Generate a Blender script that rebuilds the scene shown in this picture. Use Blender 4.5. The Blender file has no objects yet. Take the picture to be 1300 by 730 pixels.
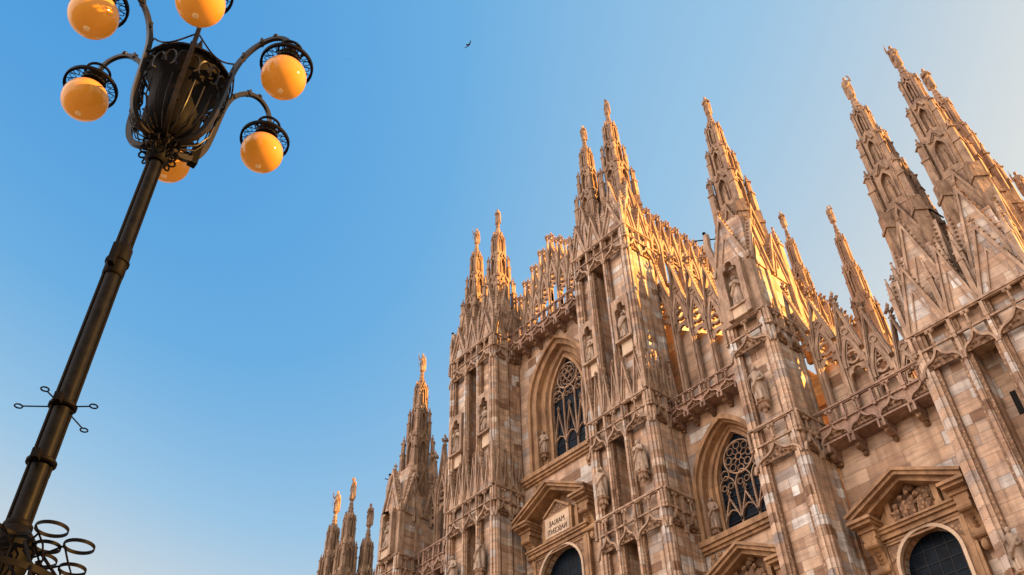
import bpy, bmesh, math, random
from mathutils import Matrix, Vector
random.seed(7)
sc = bpy.context.scene
col = sc.collection
R_ = math.radians
PI = math.pi

# ------------------------------------------------------------------ camera
cd = bpy.data.cameras.new('camera')
cam = bpy.data.objects.new('camera', cd)
col.objects.link(cam)
AX = Vector((0.65010834, 0.75950901, -0.02247707))     # right
DN = Vector((-0.52219745, 0.42509973, -0.73932404))    # down
FW = Vector((-0.55196827, 0.49237819, 0.67297455))     # forward
cam.matrix_world = Matrix(((AX.x, -DN.x, -FW.x, 0.0), (AX.y, -DN.y, -FW.y, -34.0), (AX.z, -DN.z, -FW.z, 1.6), (0, 0, 0, 1)))
cd.sensor_fit = 'HORIZONTAL'
cd.sensor_width = 36.0
cd.lens = 36.0 * 1138.16 / 1300.0
cd.clip_start = 0.1
cd.clip_end = 6000
sc.camera = cam

# ------------------------------------------------------------------ light
SUN = Vector((0.73, 0.59, 0.32)).normalized()
EL = math.asin(SUN.z)
w = bpy.data.worlds.new('World')
sc.world = w
w.use_nodes = True
nt = w.node_tree
nt.nodes.clear()
sky = nt.nodes.new('ShaderNodeTexSky')
sky.sky_type = 'NISHITA'
sky.sun_disc = False
sky.sun_elevation = EL
sky.sun_rotation = math.atan2(SUN.x, SUN.y)
sky.altitude = 100
sky.air_density = 1.0
sky.dust_density = 1.2
sky.ozone_density = 1.5
sky.dust_density = 1.2
# a clear graded dawn: the Nishita sky's own brightness drives deep blue to hazy white, and
# an unseen warm patch, added behind the camera, lights the shaded facade
bw = nt.nodes.new('ShaderNodeRGBToBW')
nt.links.new(sky.outputs[0], bw.inputs[0])
sc1 = nt.nodes.new('ShaderNodeMath'); sc1.operation = 'MULTIPLY'; sc1.inputs[1].default_value = 1 / 3.0
nt.links.new(bw.outputs[0], sc1.inputs[0])
rmp = nt.nodes.new('ShaderNodeValToRGB')
stops = [(0.30, (0.055, 0.305, 0.715)), (0.433, (0.150, 0.425, 0.755)), (0.547, (0.330, 0.560, 0.780)), (0.637, (0.540, 0.650, 0.740)), (0.713, (0.710, 0.745, 0.750)), (1.0, (1.0, 0.93, 0.80))]
el = rmp.color_ramp.elements
while len(el) < len(stops):
    el.new(0.5)
for i, (pp, c) in enumerate(stops):
    el[i].position = pp
    el[i].color = (*c, 1)
tc = nt.nodes.new('ShaderNodeTexCoord')
dp = nt.nodes.new('ShaderNodeVectorMath'); dp.operation = 'DOT_PRODUCT'
nt.links.new(tc.outputs['Generated'], dp.inputs[0])
dp.inputs[1].default_value = tuple(SUN)
hz = nt.nodes.new('ShaderNodeMapRange')          # forward-scattered haze round the sun
hz.interpolation_type = 'SMOOTHSTEP'
hz.inputs['From Min'].default_value = -0.30
hz.inputs['From Max'].default_value = 0.38
hz.inputs['To Min'].default_value = 0.0
hz.inputs['To Max'].default_value = 0.170
nt.links.new(dp.outputs['Value'], hz.inputs['Value'])
ad = nt.nodes.new('ShaderNodeMath'); ad.operation = 'ADD'
nt.links.new(sc1.outputs[0], ad.inputs[0])
nt.links.new(hz.outputs[0], ad.inputs[1])
nt.links.new(ad.outputs[0], rmp.inputs[0])
sx = nt.nodes.new('ShaderNodeSeparateXYZ')
nt.links.new(tc.outputs['Generated'], sx.inputs[0])
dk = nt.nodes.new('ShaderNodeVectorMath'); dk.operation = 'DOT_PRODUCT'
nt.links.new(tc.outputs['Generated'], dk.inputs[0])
dk.inputs[1].default_value = tuple(Vector((-0.22, -0.88, 0.42)).normalized())  # direction of the added fill glow, out of view
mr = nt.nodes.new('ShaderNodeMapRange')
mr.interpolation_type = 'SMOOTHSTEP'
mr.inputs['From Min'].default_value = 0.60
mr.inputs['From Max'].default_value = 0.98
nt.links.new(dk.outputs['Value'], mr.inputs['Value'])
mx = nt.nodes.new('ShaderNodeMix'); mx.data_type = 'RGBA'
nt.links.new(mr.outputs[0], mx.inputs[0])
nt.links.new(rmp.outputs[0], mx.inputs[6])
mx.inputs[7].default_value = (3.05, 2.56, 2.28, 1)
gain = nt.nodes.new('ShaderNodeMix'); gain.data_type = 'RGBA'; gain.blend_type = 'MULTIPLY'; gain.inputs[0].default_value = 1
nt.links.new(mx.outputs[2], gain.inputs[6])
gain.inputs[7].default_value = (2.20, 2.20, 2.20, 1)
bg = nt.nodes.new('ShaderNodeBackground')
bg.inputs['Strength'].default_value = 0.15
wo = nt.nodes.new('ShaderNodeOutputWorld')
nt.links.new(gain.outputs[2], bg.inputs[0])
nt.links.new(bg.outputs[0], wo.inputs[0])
ld = bpy.data.lights.new('sun', 'SUN')
ld.energy = 5.0
ld.angle = R_(0.5)
ld.color = (1.0, 0.49, 0.115)
so = bpy.data.objects.new('sun', ld)
col.objects.link(so)
so.rotation_euler = SUN.to_track_quat('Z', 'Y').to_euler()
so.location = (60, 120, 90)
sc.view_settings.view_transform = 'Standard'
sc.view_settings.look = 'None'
sc.view_settings.gamma = 1
sc.view_settings.use_curve_mapping = False
sc.view_settings.exposure = 1.6
sc.cycles.max_bounces = 6
sc.cycles.diffuse_bounces = 1

# ------------------------------------------------------------------ materials
def nmat(name):
    m = bpy.data.materials.new(name)
    m.use_nodes = True
    n = m.node_tree
    n.nodes.clear()
    out = n.nodes.new('ShaderNodeOutputMaterial')
    p = n.nodes.new('ShaderNodeBsdfPrincipled')
    n.links.new(p.outputs[0], out.inputs[0])
    return m, n, p, out

def ramp(n, stops, interp='LINEAR'):
    r = n.nodes.new('ShaderNodeValToRGB')
    r.color_ramp.interpolation = interp
    e = r.color_ramp.elements
    while len(e) < len(stops):
        e.new(0.5)
    for k, (pos, c) in enumerate(stops):
        e[k].position = pos
        e[k].color = (c[0], c[1], c[2], 1)
    return r

def mixc(n, fac, a, b, mode='MIX'):
    m = n.nodes.new('ShaderNodeMix')
    m.data_type = 'RGBA'
    m.blend_type = mode
    for sock, val in ((m.inputs[0], fac), (m.inputs[6], a), (m.inputs[7], b)):
        if isinstance(val, (int, float)):
            sock.default_value = val
        elif isinstance(val, tuple):
            sock.default_value = (val[0], val[1], val[2], 1)
        else:
            n.links.new(val, sock)
    return m.outputs[2]

def math_(n, op, a, b=None):
    m = n.nodes.new('ShaderNodeMath')
    m.operation = op
    for k, v in enumerate((a, b)):
        if v is None:
            continue
        if isinstance(v, (int, float)):
            m.inputs[k].default_value = v
        else:
            n.links.new(v, m.inputs[k])
    return m.outputs[0]

def noise(n, vec, scale, detail=4, rough=0.55):
    t = n.nodes.new('ShaderNodeTexNoise')
    t.inputs['Scale'].default_value = scale
    t.inputs['Detail'].default_value = detail
    t.inputs['Roughness'].default_value = rough
    if vec is not None:
        n.links.new(vec, t.inputs['Vector'])
    return t.outputs['Fac']

def scaled(n, vec, s):
    m = n.nodes.new('ShaderNodeMapping')
    m.inputs['Scale'].default_value = s
    n.links.new(vec, m.inputs['Vector'])
    return m.outputs[0]

def bump(n, p, h, strength, dist=0.05):
    b = n.nodes.new('ShaderNodeBump')
    b.inputs['Strength'].default_value = strength
    b.inputs['Distance'].default_value = dist
    n.links.new(h, b.inputs['Height'])
    n.links.new(b.outputs[0], p.inputs['Normal'])

TINT = (1.0, 1.0, 1.0)
def T(c, k=1.0):
    return tuple(c[i] * TINT[i] * k for i in range(3))

def marble_blocks(name, bw, rh, stops, stain=0.55, vein=0.5):
    """ashlar of mixed marble: every block its own tone, joints, veins, run-off stains"""
    m, n, p, out = nmat(name)
    geo = n.nodes.new('ShaderNodeNewGeometry')
    sep = n.nodes.new('ShaderNodeSeparateXYZ')
    n.links.new(geo.outputs['Position'], sep.inputs[0])
    u = math_(n, 'ADD', sep.outputs[0], math_(n, 'MULTIPLY', sep.outputs[1], 1.03))
    cmb = n.nodes.new('ShaderNodeCombineXYZ')
    n.links.new(u, cmb.inputs[0])
    n.links.new(sep.outputs[2], cmb.inputs[1])
    def bricks(width, height, off, sq):
        b = n.nodes.new('ShaderNodeTexBrick')
        b.inputs['Color1'].default_value = (0, 0, 0, 1)
        b.inputs['Color2'].default_value = (1, 1, 1, 1)
        b.inputs['Mortar'].default_value = (0.5, 0.5, 0.5, 1)
        b.inputs['Scale'].default_value = 1
        b.inputs['Mortar Size'].default_value = 0.011
        b.inputs['Mortar Smooth'].default_value = 0.2
        b.inputs['Bias'].default_value = 0
        b.inputs['Brick Width'].default_value = width
        b.inputs['Row Height'].default_value = height
        b.offset = off
        b.squash = sq
        b.squash_frequency = 3
        n.links.new(cmb.outputs[0], b.inputs['Vector'])
        return b
    b1 = bricks(bw, rh, 0.37, 0.7)
    b2 = bricks(bw * 2.7, rh * 3, 0.43, 1.0)
    rnd = math_(n, 'FRACT', math_(n, 'ADD', math_(n, 'MULTIPLY', b1.outputs['Color'], 0.86), math_(n, 'MULTIPLY', b2.outputs['Color'], 0.30)))
    rc = ramp(n, stops, 'CONSTANT' if False else 'LINEAR')
    n.links.new(rnd, rc.inputs[0])
    # veins: stretched along the courses, tilted a little
    wv = scaled(n, geo.outputs['Position'], (0.55, 0.55, 3.0))
    v1 = noise(n, wv, 1.3, 6, 0.65)
    rv = ramp(n, [(0.32, (0.50, 0.46, 0.46)), (0.5, (1, 1, 1)), (0.70, (1.28, 1.22, 1.16))])
    n.links.new(v1, rv.inputs[0])
    c = mixc(n, vein, rc.outputs[0], rv.outputs[0], 'MULTIPLY')
    # run-off streaks
    st = scaled(n, geo.outputs['Position'], (1.6, 1.6, 0.16))
    v2 = noise(n, st, 1.0, 5, 0.6)
    rs = ramp(n, [(0.36, (0.36, 0.25, 0.18)), (0.60, (1, 1, 1))])
    n.links.new(v2, rs.inputs[0])
    c = mixc(n, stain, c, rs.outputs[0], 'MULTIPLY')
    c = mixc(n, math_(n, 'MULTIPLY', b1.outputs['Fac'], 0.7), c, (0.20, 0.12, 0.07))
    n.links.new(c, p.inputs['Base Color'])
    p.inputs['Roughness'].default_value = 0.62
    fine = noise(n, geo.outputs['Position'], 9, 4)
    h = math_(n, 'SUBTRACT', math_(n, 'MULTIPLY', fine, 0.4), b1.outputs['Fac'])
    bump(n, p, h, 0.5, 0.03)
    return m

def carved_stone(name, base, dark, scale=3.0, sharp=0.6, rough=0.7, amount=0.8, fine=14, pits=0.0):
    """plain dressed or carved stone with soot in patches, streaks, small tooling, and hollows painted dark as if shaded"""
    m, n, p, out = nmat(name)
    geo = n.nodes.new('ShaderNodeNewGeometry')
    oi = n.nodes.new('ShaderNodeObjectInfo')
    v1 = noise(n, scaled(n, geo.outputs['Position'], (1, 1, 0.32)), scale, 7, 0.68)
    r1 = ramp(n, [(0.5 - 0.18, dark), (0.5 + 0.10, base), (0.80, tuple(min(1, x * 1.25) for x in base))])
    n.links.new(v1, r1.inputs[0])
    c = mixc(n, amount, base, r1.outputs[0])
    v2 = noise(n, geo.outputs['Position'], 0.55, 3)
    r2 = ramp(n, [(0.35, (0.72, 0.66, 0.62)), (0.62, (1.08, 1.05, 1.0))])
    n.links.new(v2, r2.inputs[0])
    c = mixc(n, 0.8, c, r2.outputs[0], 'MULTIPLY')
    # blocks of different tone, cut in courses
    sep = n.nodes.new('ShaderNodeSeparateXYZ')
    n.links.new(geo.outputs['Position'], sep.inputs[0])
    cell = n.nodes.new('ShaderNodeTexWhiteNoise')
    cell.noise_dimensions = '3D'
    sn = n.nodes.new('ShaderNodeVectorMath')
    sn.operation = 'SNAP'
    sn.inputs[1].default_value = (1.13, 1.31, 0.71)
    n.links.new(geo.outputs['Position'], sn.inputs[0])
    n.links.new(sn.outputs[0], cell.inputs[0])
    r3 = ramp(n, [(0, (0.80, 0.77, 0.76)), (0.5, (1, 1, 1)), (1, (1.16, 1.12, 1.08))])
    n.links.new(cell.outputs[0], r3.inputs[0])
    c = mixc(n, 0.8, c, r3.outputs[0], 'MULTIPLY')
    if pits > 0:
        vo = n.nodes.new('ShaderNodeTexVoronoi')
        vo.inputs['Scale'].default_value = fine
        n.links.new(geo.outputs['Position'], vo.inputs['Vector'])
        rp = ramp(n, [(0.12, (1.15, 1.1, 1.05)), (0.5, (0.32, 0.26, 0.22))])  # shade painted into the carved hollows, raised tops kept pale
        n.links.new(vo.outputs['Distance'], rp.inputs[0])
        c = mixc(n, pits, c, rp.outputs[0], 'MULTIPLY')
        bump(n, p, math_(n, 'MULTIPLY', vo.outputs['Distance'], -1), min(1.0, pits * 1.3), 0.06)
    else:
        fn = noise(n, geo.outputs['Position'], fine, 4)
        bump(n, p, fn, 0.45, 0.04)
    n.links.new(c, p.inputs['Base Color'])
    p.inputs['Roughness'].default_value = rough
    return m

BL = [(0.0, (0.28, 0.15, 0.075)), (0.09, (0.40, 0.25, 0.16)), (0.18, (0.68, 0.45, 0.30)), (0.30, (0.76, 0.55, 0.39)), (0.40, (0.58, 0.38, 0.25)),
      (0.50, (0.74, 0.52, 0.36)), (0.59, (0.40, 0.34, 0.31)), (0.66, (0.70, 0.48, 0.32)), (0.75, (0.48, 0.30, 0.19)), (0.83, (0.80, 0.64, 0.50)), (0.90, (0.62, 0.55, 0.50)), (1.0, (0.88, 0.85, 0.80))]
M = {}
M['wall'] = marble_blocks('marble_wall_blocks', 1.9, 0.66, BL, 0.5, 0.7)
M['pier'] = marble_blocks('marble_pier_blocks', 1.3, 0.50, BL, 0.6, 0.75)
M['trim'] = carved_stone('dressed_marble', (0.60, 0.43, 0.31), (0.20, 0.11, 0.06), 4.0, fine=9.0, pits=0.14)
M['spire'] = carved_stone('weathered_marble', (0.50, 0.34, 0.225), (0.13, 0.07, 0.04), 4.2, fine=7.0, pits=0.16)
M['bead'] = carved_stone('carved_bead_marble', (0.56, 0.38, 0.25), (0.24, 0.13, 0.07), 3.0, fine=6.5, pits=0.7)
M['relief'] = carved_stone('carved_relief_marble', (0.52, 0.34, 0.21), (0.20, 0.11, 0.06), 3.0, fine=5.0, pits=0.75)
M['statue'] = carved_stone('statue_marble', (0.58, 0.45, 0.35), (0.18, 0.115, 0.075), 3.4)
M['portal'] = carved_stone('ochre_portal_stone', (0.50, 0.305, 0.165), (0.18, 0.095, 0.045), 2.6)
M['balc'] = carved_stone('rosy_balustrade_marble', (0.55, 0.375, 0.29), (0.20, 0.115, 0.075), 4.0, fine=9.0, pits=0.25)
M['plaque'] = carved_stone('pale_plaque_marble', (0.74, 0.58, 0.43), (0.58, 0.42, 0.29), 3.0, amount=0.4)

def simple(name, c, rough, metal=0.0, nscale=30, namt=0.25, bmp=0.15, spec=0.3):
    m, n, p, out = nmat(name)
    geo = n.nodes.new('ShaderNodeNewGeometry')
    v = noise(n, geo.outputs['Position'], nscale, 4)
    r = ramp(n, [(0.3, tuple(x * (1 - namt) for x in c)), (0.7, tuple(x * (1 + namt) for x in c))])
    n.links.new(v, r.inputs[0])
    n.links.new(r.outputs[0], p.inputs['Base Color'])
    p.inputs['Roughness'].default_value = rough
    p.inputs['Metallic'].default_value = metal
    p.inputs['Specular IOR Level'].default_value = spec
    if bmp:
        bump(n, p, v, bmp, 0.01)
    return m

M['iron'] = simple('dark_painted_iron', (0.003, 0.0025, 0.0025), 0.6, 0.0, spec=0.06)
M['post'] = simple('bronze_brown_iron', (0.0042, 0.0042, 0.0048), 0.42, 0.0, 12, 0.5, spec=0.06)
M['arm'] = simple('bronzed_iron', (0.008, 0.006, 0.005), 0.40, 0.0, 12, 0.4, spec=0.18)
M['lead'] = simple('window_lead', (0.02, 0.02, 0.025), 0.5)
M['letter'] = simple('incised_letter', (0.10, 0.06, 0.04), 0.7)
M['dark'] = simple('slit_black', (0.012, 0.012, 0.012), 0.8)  # plain near-black slab that fills the slit
M['roof'] = simple('marble_roof_slabs', (0.5, 0.36, 0.25), 0.7, 0, 1.5, 0.3)
M['bird'] = simple('bird_feathers', (0.015, 0.014, 0.014), 0.7)
M['ground'] = simple('plaza_paving', (0.20, 0.16, 0.125), 0.7, 0, 0.8, 0.2)
M['cap'] = simple('pale_globe_cap', (0.90, 0.72, 0.42), 0.35)

def glass_mat():
    m, n, p, out = nmat('dark_leaded_glass')
    geo = n.nodes.new('ShaderNodeNewGeometry')
    sep = n.nodes.new('ShaderNodeSeparateXYZ')
    n.links.new(geo.outputs['Position'], sep.inputs[0])
    vo = n.nodes.new('ShaderNodeTexVoronoi')
    vo.inputs['Scale'].default_value = 3.2
    n.links.new(geo.outputs['Position'], vo.inputs['Vector'])
    r = ramp(n, [(0.0, (0.002, 0.004, 0.008)), (0.5, (0.003, 0.009, 0.018)), (1.0, (0.005, 0.018, 0.034))])
    n.links.new(vo.outputs['Color'], r.inputs[0])
    n.links.new(r.outputs[0], p.inputs['Base Color'])
    p.inputs['Roughness'].default_value = 0.45
    p.inputs['Specular IOR Level'].default_value = 0.10
    bump(n, p, vo.outputs['Distance'], 0.3, 0.03)
    return m
M['glass'] = glass_mat()

def globe_mat():
    m = bpy.data.materials.new('amber_opal_glass')
    m.use_nodes = True
    n = m.node_tree
    n.nodes.clear()
    out = n.nodes.new('ShaderNodeOutputMaterial')
    d = n.nodes.new('ShaderNodeBsdfDiffuse')
    t = n.nodes.new('ShaderNodeBsdfTranslucent')
    g = n.nodes.new('ShaderNodeBsdfGlossy')
    em = n.nodes.new('ShaderNodeEmission')
    geo = n.nodes.new('ShaderNodeNewGeometry')
    v = noise(n, geo.outputs['Position'], 7, 3)
    r = ramp(n, [(0.3, (0.54, 0.25, 0.034)), (0.7, (0.60, 0.29, 0.045))])
    n.links.new(v, r.inputs[0])
    n.links.new(r.outputs[0], d.inputs[0])
    n.links.new(r.outputs[0], t.inputs[0])
    g.inputs['Roughness'].default_value = 0.08
    em.inputs[0].default_value = (1.0, 0.36, 0.035, 1)
    em.inputs[1].default_value = 0.05
    m1 = n.nodes.new('ShaderNodeMixShader')
    m1.inputs[0].default_value = 0.14
    n.links.new(d.outputs[0], m1.inputs[1])
    n.links.new(t.outputs[0], m1.inputs[2])
    lw = n.nodes.new('ShaderNodeFresnel')
    lw.inputs[0].default_value = 1.45
    m2 = n.nodes.new('ShaderNodeMixShader')
    n.links.new(lw.outputs[0], m2.inputs[0])
    n.links.new(m1.outputs[0], m2.inputs[1])
    n.links.new(g.outputs[0], m2.inputs[2])
    ad = n.nodes.new('ShaderNodeAddShader')
    n.links.new(m2.outputs[0], ad.inputs[0])
    n.links.new(em.outputs[0], ad.inputs[1])
    n.links.new(ad.outputs[0], out.inputs[0])
    return m
M['globe'] = globe_mat()

# ------------------------------------------------------------------ mesh helper
class MB:
    def __init__(s):
        s.v = []; s.f = []; s.mi = []; s.M = Matrix()
    def add(s, vs, fs, mi=0):
        o = len(s.v)
        s.v.extend([tuple(s.M @ Vector(p)) for p in vs])
        for f in fs:
            s.f.append([o + i for i in f]); s.mi.append(mi)
    def box(s, x0, x1, y0, y1, z0, z1, mi=0):
        s.add([(x0, y0, z0), (x1, y0, z0), (x1, y1, z0), (x0, y1, z0), (x0, y0, z1), (x1, y0, z1), (x1, y1, z1), (x0, y1, z1)],
              [(0, 3, 2, 1), (4, 5, 6, 7), (0, 1, 5, 4), (1, 2, 6, 5), (2, 3, 7, 6), (3, 0, 4, 7)], mi)
    def frus(s, cx, cy, z0, z1, a0, b0, a1, b1, rot=0.0, mi=0):
        c, t = math.cos(rot), math.sin(rot)
        vs = []
        for z, a, b in ((z0, a0, b0), (z1, a1, b1)):
            for sx, sy in ((-1, -1), (1, -1), (1, 1), (-1, 1)):
                x, y = sx * a, sy * b
                vs.append((cx + x * c - y * t, cy + x * t + y * c, z))
        s.add(vs, [(0, 3, 2, 1), (4, 5, 6, 7), (0, 1, 5, 4), (1, 2, 6, 5), (2, 3, 7, 6), (3, 0, 4, 7)], mi)
    def prism(s, poly, y0, y1, mi=0):
        n = len(poly)
        vs = [(x, y0, z) for x, z in poly] + [(x, y1, z) for x, z in poly]
        fs = [list(range(n)), list(range(2 * n - 1, n - 1, -1))]
        for i in range(n):
            j = (i + 1) % n
            fs.append((i, i + n, j + n, j))
        s.add(vs, fs, mi)
    def bar(s, pts, w, y0, y1, closed=False, mi=0):
        n = len(pts)
        L = []; Rr = []
        for i in range(n):
            if closed:
                a = pts[i - 1]; b = pts[(i + 1) % n]
            else:
                a = pts[max(i - 1, 0)]; b = pts[min(i + 1, n - 1)]
            dx, dz = b[0] - a[0], b[1] - a[1]
            l = math.hypot(dx, dz) or 1
            nx, nz = -dz / l * w / 2, dx / l * w / 2
            # widen at mitres
            if 0 < i < n - 1 or closed:
                p0 = pts[i - 1]
                ex, ez = pts[i][0] - p0[0], pts[i][1] - p0[1]
                le = math.hypot(ex, ez) or 1
                cs = max(0.35, abs((ex * dx + ez * dz) / (le * l)))
                nx /= cs; nz /= cs
            L.append((pts[i][0] + nx, pts[i][1] + nz)); Rr.append((pts[i][0] - nx, pts[i][1] - nz))
        vs = []
        for i in range(n):
            vs += [(L[i][0], y0, L[i][1]), (Rr[i][0], y0, Rr[i][1]), (Rr[i][0], y1, Rr[i][1]), (L[i][0], y1, L[i][1])]
        fs = []
        m = n if closed else n - 1
        for i in range(m):
            a = 4 * i; b = 4 * ((i + 1) % n)
            for k in range(4):
                k2 = (k + 1) % 4
                fs.append((a + k, b + k, b + k2, a + k2))
        if not closed:
            fs += [(0, 1, 2, 3), (4 * n - 1, 4 * n - 2, 4 * n - 3, 4 * n - 4)]
        s.add(vs, fs, mi)
    def tube(s, pts, r, n=8, mi=0, closed=False):
        pts = [Vector(p) for p in pts]
        N = len(pts)
        rs = r if isinstance(r, (list, tuple)) else [r] * N
        vs = []; up = None
        for i in range(N):
            if closed:
                d = pts[(i + 1) % N] - pts[i - 1]
            else:
                d = pts[min(i + 1, N - 1)] - pts[max(i - 1, 0)]
            d.normalize()
            if up is None:
                up = Vector((0, 0, 1)) if abs(d.z) < 0.9 else Vector((1, 0, 0))
            a = d.cross(up)
            if a.length < 1e-4:
                a = d.cross(Vector((0.3, 1, 0.2)))
            a.normalize(); b = a.cross(d).normalized(); up = b
            for k in range(n):
                t = 2 * PI * k / n
                vs.append(tuple(pts[i] + (a * math.cos(t) + b * math.sin(t)) * rs[i]))
        fs = []
        for i in range(N if closed else N - 1):
            i2 = (i + 1) % N
            for k in range(n):
                k2 = (k + 1) % n
                fs.append((i * n + k, i2 * n + k, i2 * n + k2, i * n + k2))
        if not closed:
            fs += [list(range(n)), list(range(N * n - 1, (N - 1) * n - 1, -1))]
        s.add(vs, fs, mi)
    def lathe(s, prof, n, cx=0, cy=0, mi=0, rot=0.0):
        vs = []; fs = []
        for r, z in prof:
            for k in range(n):
                t = rot + 2 * PI * k / n
                vs.append((cx + r * math.cos(t), cy + r * math.sin(t), z))
        m = len(prof)
        for i in range(m - 1):
            for k in range(n):
                k2 = (k + 1) % n
                fs.append((i * n + k, i * n + k2, (i + 1) * n + k2, (i + 1) * n + k))
        fs += [list(range(n - 1, -1, -1)), list(range((m - 1) * n, m * n))]
        s.add(vs, fs, mi)
    def blob(s, x, y, z, r, rz=None, mi=0):
        rz = rz or r
        s.add([(x - r, y, z), (x, y - r, z), (x + r, y, z), (x, y + r, z), (x, y, z - rz), (x, y, z + rz)],
              [(0, 1, 5), (1, 2, 5), (2, 3, 5), (3, 0, 5), (1, 0, 4), (2, 1, 4), (3, 2, 4), (0, 3, 4)], mi)
    def ball(s, x, y, z, r, n=12, m=8, mi=0, sz=1.0):
        prof = [(max(1e-4, r * math.sin(PI * i / m)), z - sz * r * math.cos(PI * i / m)) for i in range(m + 1)]
        s.lathe(prof, n, x, y, mi)
    def mesh(s, name, mats, smooth=False):
        me = bpy.data.meshes.new(name)
        me.from_pydata(s.v, [], s.f)
        for m in (mats if isinstance(mats, (list, tuple)) else [mats]):
            me.materials.append(m)
        me.polygons.foreach_set('material_index', s.mi)
        bm = bmesh.new(); bm.from_mesh(me)
        bmesh.ops.recalc_face_normals(bm, faces=bm.faces)
        bm.to_mesh(me); bm.free()
        if smooth:
            me.polygons.foreach_set('use_smooth', [True] * len(me.polygons))
            try:
                me.set_sharp_from_angle(angle=R_(40))
            except Exception:
                pass
        me.update()
        return me

WORLD = {}
def link(name, data, parent=None, at=(0, 0, 0), scale=None, rotz=0.0):
    """link data at a world position, parented"""
    o = bpy.data.objects.new(name, data)
    col.objects.link(o)
    at = Vector(at)
    WORLD[o.name] = at.copy()
    if parent is not None:
        o.parent = parent
        at = at - WORLD[parent.name]
    o.location = at
    if scale is not None:
        o.scale = scale if isinstance(scale, (tuple, list)) else (scale,) * 3
    o.rotation_euler = (0, 0, rotz)
    return o
def sub(name, data, parent, loc=(0, 0, 0), scale=None, rotz=0.0):
    """link data in its parent's local space"""
    o = bpy.data.objects.new(name, data)
    col.objects.link(o)
    o.parent = parent
    o.location = loc
    if scale is not None:
        o.scale = scale if isinstance(scale, (tuple, list)) else (scale,) * 3
    o.rotation_euler = (0, 0, rotz)
    return o
def tag(o, label, cat, group=None, kind=None):
    if label: o['label'] = label
    if cat: o['category'] = cat
    if group: o['group'] = group
    if kind: o['kind'] = kind
    return o

# curves in the facade plane
def parch(a, h, n=9, cx=0.0, z=0.0):
    """pointed arch from left springing over the apex to the right springing"""
    r = (a * a + h * h) / (2 * a)
    e = math.asin(min(1, h / r)) if h <= r else PI / 2 + math.acos(h / r) * 0
    pts = []
    for i in range(n + 1):
        t = e * i / n
        pts.append((cx - a + r - r * math.cos(t), z + r * math.sin(t)))
    left = pts[:]
    left[-1] = (cx, z + h)
    return left + [(2 * cx - x, zz) for x, zz in reversed(left[:-1])]
def ogee(w, h, n=5, cx=0.0, z=0.0):
    """ogee arch: bulging quarter-round haunches that turn and sweep up into a tip"""
    a = w / 2
    L = []
    for i in range(n + 1):                # convex haunch
        t = PI / 2 * i / n * 0.92
        L.append((-a + a * 0.55 * (1 - math.cos(t)), h * 0.50 * math.sin(t)))
    x0, z0 = L[-1]
    for i in range(1, n + 1):             # concave sweep
        t = i / n
        L.append((x0 * (1 - t), z0 + (h - z0) * (0.30 * t + 0.70 * t ** 2.6)))
    L = [(cx + x, z + zz) for x, zz in L]
    return L + [(2 * cx - x, zz) for x, zz in reversed(L[:-1])]
def circ(r, n=16, cx=0.0, z=0.0, t0=0.0, t1=2 * PI):
    full = abs(t1 - t0 - 2 * PI) < 1e-6
    m = n if full else n + 1
    return [(cx + r * math.cos(t0 + (t1 - t0) * i / n), z + r * math.sin(t0 + (t1 - t0) * i / n)) for i in range(m)]
def lerp(p, q, t):
    return tuple(p[i] + (q[i] - p[i]) * t for i in range(len(p)))

# ------------------------------------------------------------------ ground
g = MB()
g.add([(-2500, -2500, 0), (2500, -2500, 0), (2500, 2500, 0), (-2500, 2500, 0)], [(0, 1, 2, 3)])
go = link('ground', g.mesh('ground', M['ground']))
go['kind'] = 'structure'

# ------------------------------------------------------------------ ornament builders (all in the x-z plane, front is -y)
def finial(mb, x, y, z, s=1.0, mi=0):
    mb.frus(x, y, z, z + 0.5 * s, 0.05 * s, 0.05 * s, 0.035 * s, 0.035 * s, 0, mi)
    mb.blob(x, y, z + 0.22 * s, 0.15 * s, 0.09 * s, mi)
    for sx, sy in ((1, 0), (-1, 0), (0, 1), (0, -1)):
        mb.blob(x + 0.13 * s * sx, y + 0.13 * s * sy, z + 0.5 * s, 0.1 * s, 0.1 * s, mi)
    mb.blob(x, y, z + 0.72 * s, 0.085 * s, 0.17 * s, mi)

def crockets(mb, p, q, y, s, step, side, mi=0):
    L = math.hypot(q[0] - p[0], q[1] - p[1])
    n = max(2, int(L / step))
    dx, dz = (q[0] - p[0]) / L, (q[1] - p[1]) / L
    nx, nz = -dz * side, dx * side
    for i in range(1, n):
        t = i / n
        mb.blob(p[0] + dx * L * t + nx * s * 0.7, y, p[1] + dz * L * t + nz * s * 0.7, s, s * 0.9, mi)

def gablet(mb, cx, y, z, wd, h, t=0.22, fin=0.8, mi=0, panel=True, mip=0, crk=0.085):
    """steep crocketed gable: raking mouldings, sunk field, finial"""
    a = wd / 2
    L = (cx - a, z); A = (cx, z + h); Rr = (cx + a, z)
    if panel:
        mb.prism([L, Rr, A], y + 0.07, y + t, mip)
    bw = 0.10 + 0.03 * wd
    mb.bar([(L[0] + bw * .4, L[1]), (A[0], A[1] - bw), (Rr[0] - bw * .4, Rr[1])], bw, y - 0.06, y + t * 0.7, False, mi)
    f = 0.58
    mb.bar([(cx - a * f, z + 0.02), (cx, z + h * f), (cx + a * f, z + 0.02)], bw * 0.45, y + 0.0, y + t * 0.7, False, mi)
    crockets(mb, L, A, y + t * 0.3, crk, 0.34, 1, mi)
    crockets(mb, Rr, A, y + t * 0.3, crk, 0.34, -1, mi)
    if fin:
        finial(mb, cx, y + t * 0.4, z + h - 0.1, fin, mi)

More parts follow.
